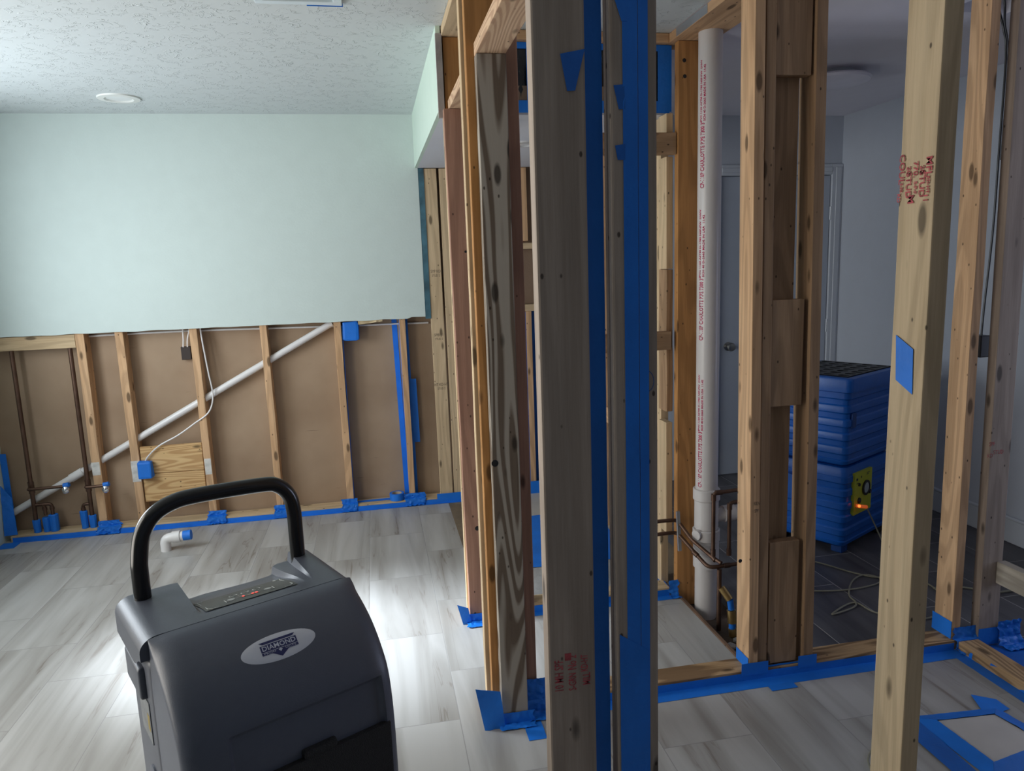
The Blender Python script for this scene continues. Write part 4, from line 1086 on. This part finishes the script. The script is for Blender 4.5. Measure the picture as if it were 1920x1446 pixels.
# hanging wires and black adapter on the right
o = tube('wire', curve_pts([at(x, y, Y=2.43) for x, y in ((1872, -20), (1874, 20), (1882, 55), (1886, 110), (1872, 300), (1862, 430), (1846, 570), (1840, 630))]), .004, BLACK, None, 8); tag(o, 'left dark wire hanging from the ceiling opening to the black adapter', 'wire')
o = tube('wire', curve_pts([at(x, y, Y=2.45) for x, y in ((1880, -20), (1884, 10), (1884, 45), (1889, 80), (1890, 140), (1877, 300))]), .004, BLACK, None, 8); tag(o, 'right dark wire hanging beside the wide shaded stud', 'wire')
q = at(1838, 650, Y=2.43)
o = box('power_adapter', (q.x-.022, 2.405, q.z-.040), (q.x+.022, 2.455, q.z+.045), BLACK, bev=.004); tag(o, 'small black power adapter hanging between the two right studs', 'adapter')

# ------------------------------------------------------------------ dehumidifier in the foreground
DA = math.radians(27.5)
dh = empty('dehumidifier', (-.445, 1.371, 0), DA)
tag(dh, 'dark grey portable dehumidifier with a black U handle and oval badge', 'dehumidifier')
SHELL = plain('charcoal_moulded_shell', (.078, .088, .118), .38, bump=.12, bscale=500, spec=.5, var=.03)
SHELL_B = plain('charcoal_back_shell', (.070, .078, .102), .40, bump=.12, bscale=500, spec=.5, var=.03)
HANDLE = plain('glossy_black_tube', (.006, .006, .007), .22)
prof_c = curve_pts([Vector((0, v, w)) for v, w in ((.022, .850), (-.005, .846), (-.040, .830), (-.086, .798), (-.127, .752), (-.155, .700), (-.168, .620), (-.172, .500), (-.171, .350), (-.168, .150), (-.155, .085))], 14)
plen = [0.0]
for a_, b2 in zip(prof_c, prof_c[1:]): plen.append(plen[-1]+(b2-a_).length)
PL = plen[-1]
def prof_at(s):
    s = max(0, min(PL-1e-6, s))
    lo, hi = 0, len(plen)-1
    while hi-lo > 1:
        md_ = (lo+hi)//2
        if plen[md_] <= s: lo = md_
        else: hi = md_
    t = (s-plen[lo])/(plen[hi]-plen[lo])
    p = prof_c[lo].lerp(prof_c[hi], t)
    i0, i1 = max(0, lo-2), min(len(prof_c)-1, hi+2)
    tg = (prof_c[i1]-prof_c[i0]).normalized()
    nrm = Vector((0, tg.z, -tg.y))  # outward (towards -v / +w)
    if nrm.y > 0 and nrm.z < 0: nrm = -nrm
    return p, nrm
def sm(x, a, b):
    t = max(0, min(1, (x-a)/(b-a))); return t*t*(3-2*t)
U0, U1, RR = -.004, .412, .045
def edge_inset(u):
    d = min(u-U0, U1-u)
    if d >= RR: return 0.0
    t = 1-max(0, d)/RR
    return RR*.62*(1-math.sqrt(max(0, 1-t*t)))
def recess(u, p):
    f = sm(u, .072, .084)*(1-sm(u, .378, .386))
    return .012*f*(1-sm(p.z, .690, .702))*sm(p.z, .12, .13)
def shell_pt(u, s, lift=0.0, rec=True):
    p, n_ = prof_at(s)
    dd = edge_inset(u)*sm(s, -.02, .05)
    if rec: dd += recess(u, p)
    return Vector((u, p.y, p.z)) - n_*dd + n_*lift
bm = bmesh.new(); nu, ns = 96, 120; G = []
us = [U0+(U1-U0)*(.5-.5*math.cos(math.pi*i/nu))*1.0 if i < 12 or i > nu-12 else None for i in range(nu+1)]
us = []
for i in range(15): us.append(U0+RR*(1-math.cos(.5*math.pi*i/15)))
lin = [U0+RR+(U1-U0-2*RR)*i/70 for i in range(71)]
us += lin
for i in range(1, 16): us.append(U1-RR+RR*math.sin(.5*math.pi*i/15))
for i in range(len(us)):
    G.append([bm.verts.new(shell_pt(us[i], PL*j/ns)) for j in range(ns+1)])
for i in range(len(us)-1):
    for j in range(ns): bm.faces.new((G[i][j], G[i+1][j], G[i+1][j+1], G[i][j+1]))
# side returns of the front shell back to the seam
for col_, sgn in ((G[0], -1), (G[-1], 1)):
    prev = None
    bk = []
    for j in range(ns+1):
        p = col_[j].co; t = max(0, (.85-p.z)/.8)
        bk.append(bm.verts.new((p.x, max(p.y+.002, .022+.07*sm(t, 0, .5)), min(p.z, .846))))
    for j in range(ns): bm.faces.new((col_[j], col_[j+1], bk[j+1], bk[j]) if sgn < 0 else (col_[j], bk[j], bk[j+1], col_[j+1]))
o = bm_obj('front_shell', bm, SHELL, dh, True)
md = o.modifiers.new('split', 'EDGE_SPLIT'); md.split_angle = math.radians(40)
# top deck with shoulders and sunk panel bay
def deck_h(u, v):
    h = .850
    dpt = .040*sm(v, .040, .26)
    f = 0.0
    ul = .100+.03*(v-.04)
    f = max(0, min(1, (u-ul)/.006))
    r1 = .322-.04*(v-.04); r2 = .336+.10*(v-.04)
    rgt = (1-max(0, min(1, (u-r2)/.005)))*.55 + (1-max(0, min(1, (u-r1)/.005)))*.45
    h -= dpt*f*rgt
    # rounding at the sides and back
    dl_ = u+.020; dr_ = .418-u
    for dd, R_ in ((dl_, .035), (dr_, .035)):
        if dd < R_: t = 1-dd/R_; h -= R_*.8*(1-math.sqrt(max(0, 1-t*t)))
    return h
bm = bmesh.new(); rows = [.024+.246*j/40 for j in range(41)]; NR = 40
seg_n = (14, 3, 34, 3, 6, 3, 16)
def deck_us(v):
    ul = .100+.03*(v-.04); r1 = .322-.04*(v-.04); r2 = .336+.10*(v-.04)
    br_ = (-.020, ul, ul+.006, r1, r1+.005, r2, r2+.005, .418); out_ = []
    for k, (a0, a1) in enumerate(zip(br_, br_[1:])):
        for q_ in range(seg_n[k]):
            t = q_/seg_n[k]
            if k == 0: t = 1-math.cos(t*math.pi/2)
            if k == 6: t = math.sin(t*math.pi/2)
            out_.append(a0+(a1-a0)*t)
    return out_+[.418]
ncol = sum(seg_n)+1; Gd = [[] for _ in range(ncol)]
for j in range(NR+1):
    t = j/NR
    v_ = .024+.238*t
    for i, u in enumerate(deck_us(v_)):
        dpb = .018*sm(u, .10, .13)*(1-sm(u, .30, .335)) - .004*math.sin((u-.1)*30)*sm(u, .12, .15)*(1-sm(u, .29, .31))
        vv = .024+(.238-dpb)*t
        Gd[i].append(bm.verts.new((u, vv, deck_h(u, vv) - (.003 if j == NR else 0))))
for i in range(ncol-1):
    for j in range(NR): bm.faces.new((Gd[i][j], Gd[i+1][j], Gd[i+1][j+1], Gd[i][j+1]))
def skirt(line, z=.775):
    lw = [bm.verts.new((v.co.x, v.co.y, z+.030*(1-sm(v.co.y, .024, .10)))) for v in line]
    for i in range(len(line)-1): bm.faces.new((line[i], line[i+1], lw[i+1], lw[i]))
skirt([c[0] for c in Gd]); skirt([c[NR] for c in Gd]); skirt(Gd[0]); skirt(Gd[-1])
o = bm_obj('top_deck', bm, SHELL_B, dh, True)
md = o.modifiers.new('split', 'EDGE_SPLIT'); md.split_angle = math.radians(28)
# back body
box('back_body', (-.006, .026, .07), (.412, .235, .80), SHELL_B, dh, .02, 4, True)
box('side_lip', (-.018, .085, .695), (.0, .215, .762), SHELL_B, dh, .007, 3, True)
# filter grille in the lower bay
GR = plain('black_filter_mesh', (.010, .010, .011), .7, bump=1.0, bscale=420)
bm = bmesh.new(); bm_box(bm, (.079, -.170, .135), (.392, -.150, .600), .003, 2)
bm_box(bm, (.205, -.1705, .598), (.275, -.152, .616), .006, 2)
bm_obj('filter_grille', bm, GR, dh)
for x in (.02, .385):
    lathe('wheel', [(0, -.02), (.05, -.02), (.07, -.014), (.075, 0), (.07, .014), (.05, .02), (0, .02)], plain('rubber_tyre', (.02, .02, .02), .8), dh, (x, .20, .075), 28, (1, 0, 0))
box('base_foot', (.03, -.15, 0), (.38, -.11, .09), BLACK, dh, .004)
# handle
hp = [(.030, .222, .80), (.030, .222, .90), (.032, .222, .935), (.042, .222, .985), (.066, .222, 1.022), (.105, .222, 1.042), (.160, .222, 1.047), (.30, .222, 1.040), (.338, .222, 1.030), (.362, .222, 1.003), (.371, .222, .965), (.372, .222, .90), (.372, .222, .80)]
tube('carry_handle', curve_pts(hp, 7), .0172, HANDLE, dh, 24)
# control panel
def deck_pt(x, y, lift=0.0):   # x,y in panel axes
    return Vector((x, y, deck_h(x, y)+lift))
PANEL = plain('panel_film', (.06, .063, .058), .5, var=.02)
SILVER = plain('panel_silver', (.42, .44, .42), .4, var=.03)
def deck_patch(name, pts2, mat, lift):
    bm = bmesh.new(); vs = [bm.verts.new(deck_pt(x, y, lift)) for x, y in pts2]; bm.faces.new(vs)
    o = bm_obj(name, bm, mat, dh); return o
def deck_rect(name, x0, x1, y0, y1, mat, lift, n=8):
    bm = bmesh.new(); g = [[bm.verts.new(deck_pt(x0+(x1-x0)*i/n, y0+(y1-y0)*j/n, lift)) for j in range(n+1)] for i in range(n+1)]
    for i in range(n):
        for j in range(n): bm.faces.new((g[i][j], g[i+1][j], g[i+1][j+1], g[i][j+1]))
    return bm_obj(name, bm, mat, dh)
deck_rect('control_panel', .113, .306, .060, .168, PANEL, .0015)
def deck_line(pts2, w=.0011, name='panel_outline', mat=SILVER):
    return tube(name, [deck_pt(x, y, .0018) for x, y in pts2], w, mat, dh, 6)
deck_line([(.117, .160), (.120, .155), (.120, .070), (.128, .0635), (.140, .0635)])
deck_line([(.302, .160), (.299, .155), (.299, .070), (.291, .0635), (.279, .0635)])
deck_line([(.120, .155), (.128, .155), (.132, .163)]); deck_line([(.299, .155), (.291, .155), (.287, .163)])
deck_line([(.160, .098), (.160, .078), (.172, .078)], .0007); deck_line([(.262, .098), (.262, .078), (.250, .078)], .0007)
def deck_disc(name, x, y, r, mat, ring=False):
    if ring:
        return tube(name, [deck_pt(x+r*math.cos(2*math.pi*k/24), y+r*.9*math.sin(2*math.pi*k/24), .0018) for k in range(25)], .0009, mat, dh, 6)
    bm = bmesh.new(); bm.faces.new([bm.verts.new(deck_pt(x+r*math.cos(2*math.pi*k/24), y+r*math.sin(2*math.pi*k/24), .0022)) for k in range(24)])
    return bm_obj(name, bm, mat, dh)
for x in (.186, .211, .236): deck_disc('push_button', x, .122, .0082, SILVER, True)
for x in (.172, .250): deck_disc('push_button', x, .090, .0080, plain('silver_button', (.34, .36, .36), .35))
for x in (.192, .211, .236): deck_disc('indicator_lamp', x, .106, .0016, SILVER)
deck_rect('display_window', .190, .232, .083, .092, plain('display_glass', (.16, .14, .12), .2), .0021, 3)
SEG = plain('red_segments', (.8, .05, .05), .4, emit=(1, .08, .06), estr=1.6)
for x, w_ in ((.197, .004), (.217, .005), (.225, .005)): deck_rect('display_digit', x-w_/2, x+w_/2, .0840, .0912, SEG, .0026, 2)
me = text_mesh('DEHUMIDIFIER', .0125, 1.15)
for v in me.vertices: v.co = deck_pt(.211-v.co.x, .146-v.co.y, .0021)
link_mesh('panel_lettering', me, plain('dull_panel_print', (.13, .135, .13), .5), dh)
for x in (.115, .304):
    deck_disc('panel_screw', x, .165, .0042, BLACK)
# badge: oval plate wrapped on the shell
BX, BS = .206, .118
def badge_pt(x, y, lift): return shell_pt(BX+x, BS-y, lift)
def badge_poly(name, poly, mat, lift):
    bm = bmesh.new(); vs = [bm.verts.new(badge_pt(x, y, lift)) for x, y in poly]; bm.faces.new(vs)
    bmesh.ops.triangulate(bm, faces=bm.faces[:])
    return bm_obj(name, bm, mat, dh)
bm = bmesh.new(); ctrv = bm.verts.new(badge_pt(0, 0, .0014)); rg = []
nr = 6
for r_ in range(1, nr+1):
    rg.append([bm.verts.new(badge_pt(.074*r_/nr*math.cos(2*math.pi*k/48), .0275*r_/nr*math.sin(2*math.pi*k/48), .0014 if r_ < nr else .0004)) for k in range(48)])
for k in range(48):
    bm.faces.new((ctrv, rg[0][k], rg[0][(k+1) % 48]))
    for r_ in range(nr-1): bm.faces.new((rg[r_][k], rg[r_+1][k], rg[r_+1][(k+1) % 48], rg[r_][(k+1) % 48]))
bm_obj('oval_badge', bm, plain('badge_silver', (.56, .58, .64), .35, spec=.4, var=.02), dh, True)
NAVY = plain('badge_navy', (.012, .018, .10), .4)
WHT = plain('badge_print', (.50, .53, .62), .4)
badge_poly('badge_emblem', [(-.036, .0165), (.036, .0165), (.030, .0115), (-.030, .0115)], NAVY, .0020)
badge_poly('badge_emblem', [(-.036, .0095), (.036, .0095), (.036, -.0105), (.016, -.0105), (0, -.0215), (-.016, -.0105), (-.036, -.0105)], NAVY, .0020)
badge_poly('badge_emblem', [(-.036, -.0045), (.036, -.0045), (.036, -.0052), (-.036, -.0052)], WHT, .0023)
badge_poly('badge_emblem', [(0, -.005), (.004, -.0078), (0, -.012), (-.004, -.0078)], WHT, .0026)
me = text_mesh('DIAMOND', .0138, 1.02, .0002)
for v in me.vertices: v.co = badge_pt(v.co.x, .0024+v.co.y, .0024)
link_mesh('badge_lettering', me, WHT, dh)
for s, x in (('PROD', -.0205), ('UCTS', .0205)):
    me = text_mesh(s, .0052, 1.7)
    for v in me.vertices: v.co = badge_pt(x+v.co.x, -.0078+v.co.y, .0024)
    link_mesh('badge_lettering', me, WHT, dh)
# rating plate and round sticker on the left side
box('rating_plate', (-.0078, .075, .60), (-.0062, .165, .69), plain('rating_silver', (.16, .17, .18), .4, var=.3, bscale=400), dh)
box('warning_label', (-.0082, .082, .625), (-.0078, .100, .66), plain('warning_yellow', (.28, .20, .03), .5), dh)
lathe('drain_cover', [(.036, 0), (.036, .003), (.032, .004), (0, .004)], SHELL, dh, (-.0062, .105, .50), 32, (-1, 0, 0))

cp0 = bpy.data.objects['control_panel']; bg0 = bpy.data.objects['oval_badge']; dw0 = bpy.data.objects['display_window']
for ch in list(dh.children):
    nm = ch.name.split('.')[0]
    if nm in ('panel_outline', 'push_button', 'indicator_lamp', 'display_window', 'display_digit', 'panel_lettering', 'panel_screw'): ch.parent = cp0
    elif nm in ('badge_emblem', 'badge_lettering'): ch.parent = bg0
    elif nm in ('warning_label',): re_parent(ch, bpy.data.objects['rating_plate'])
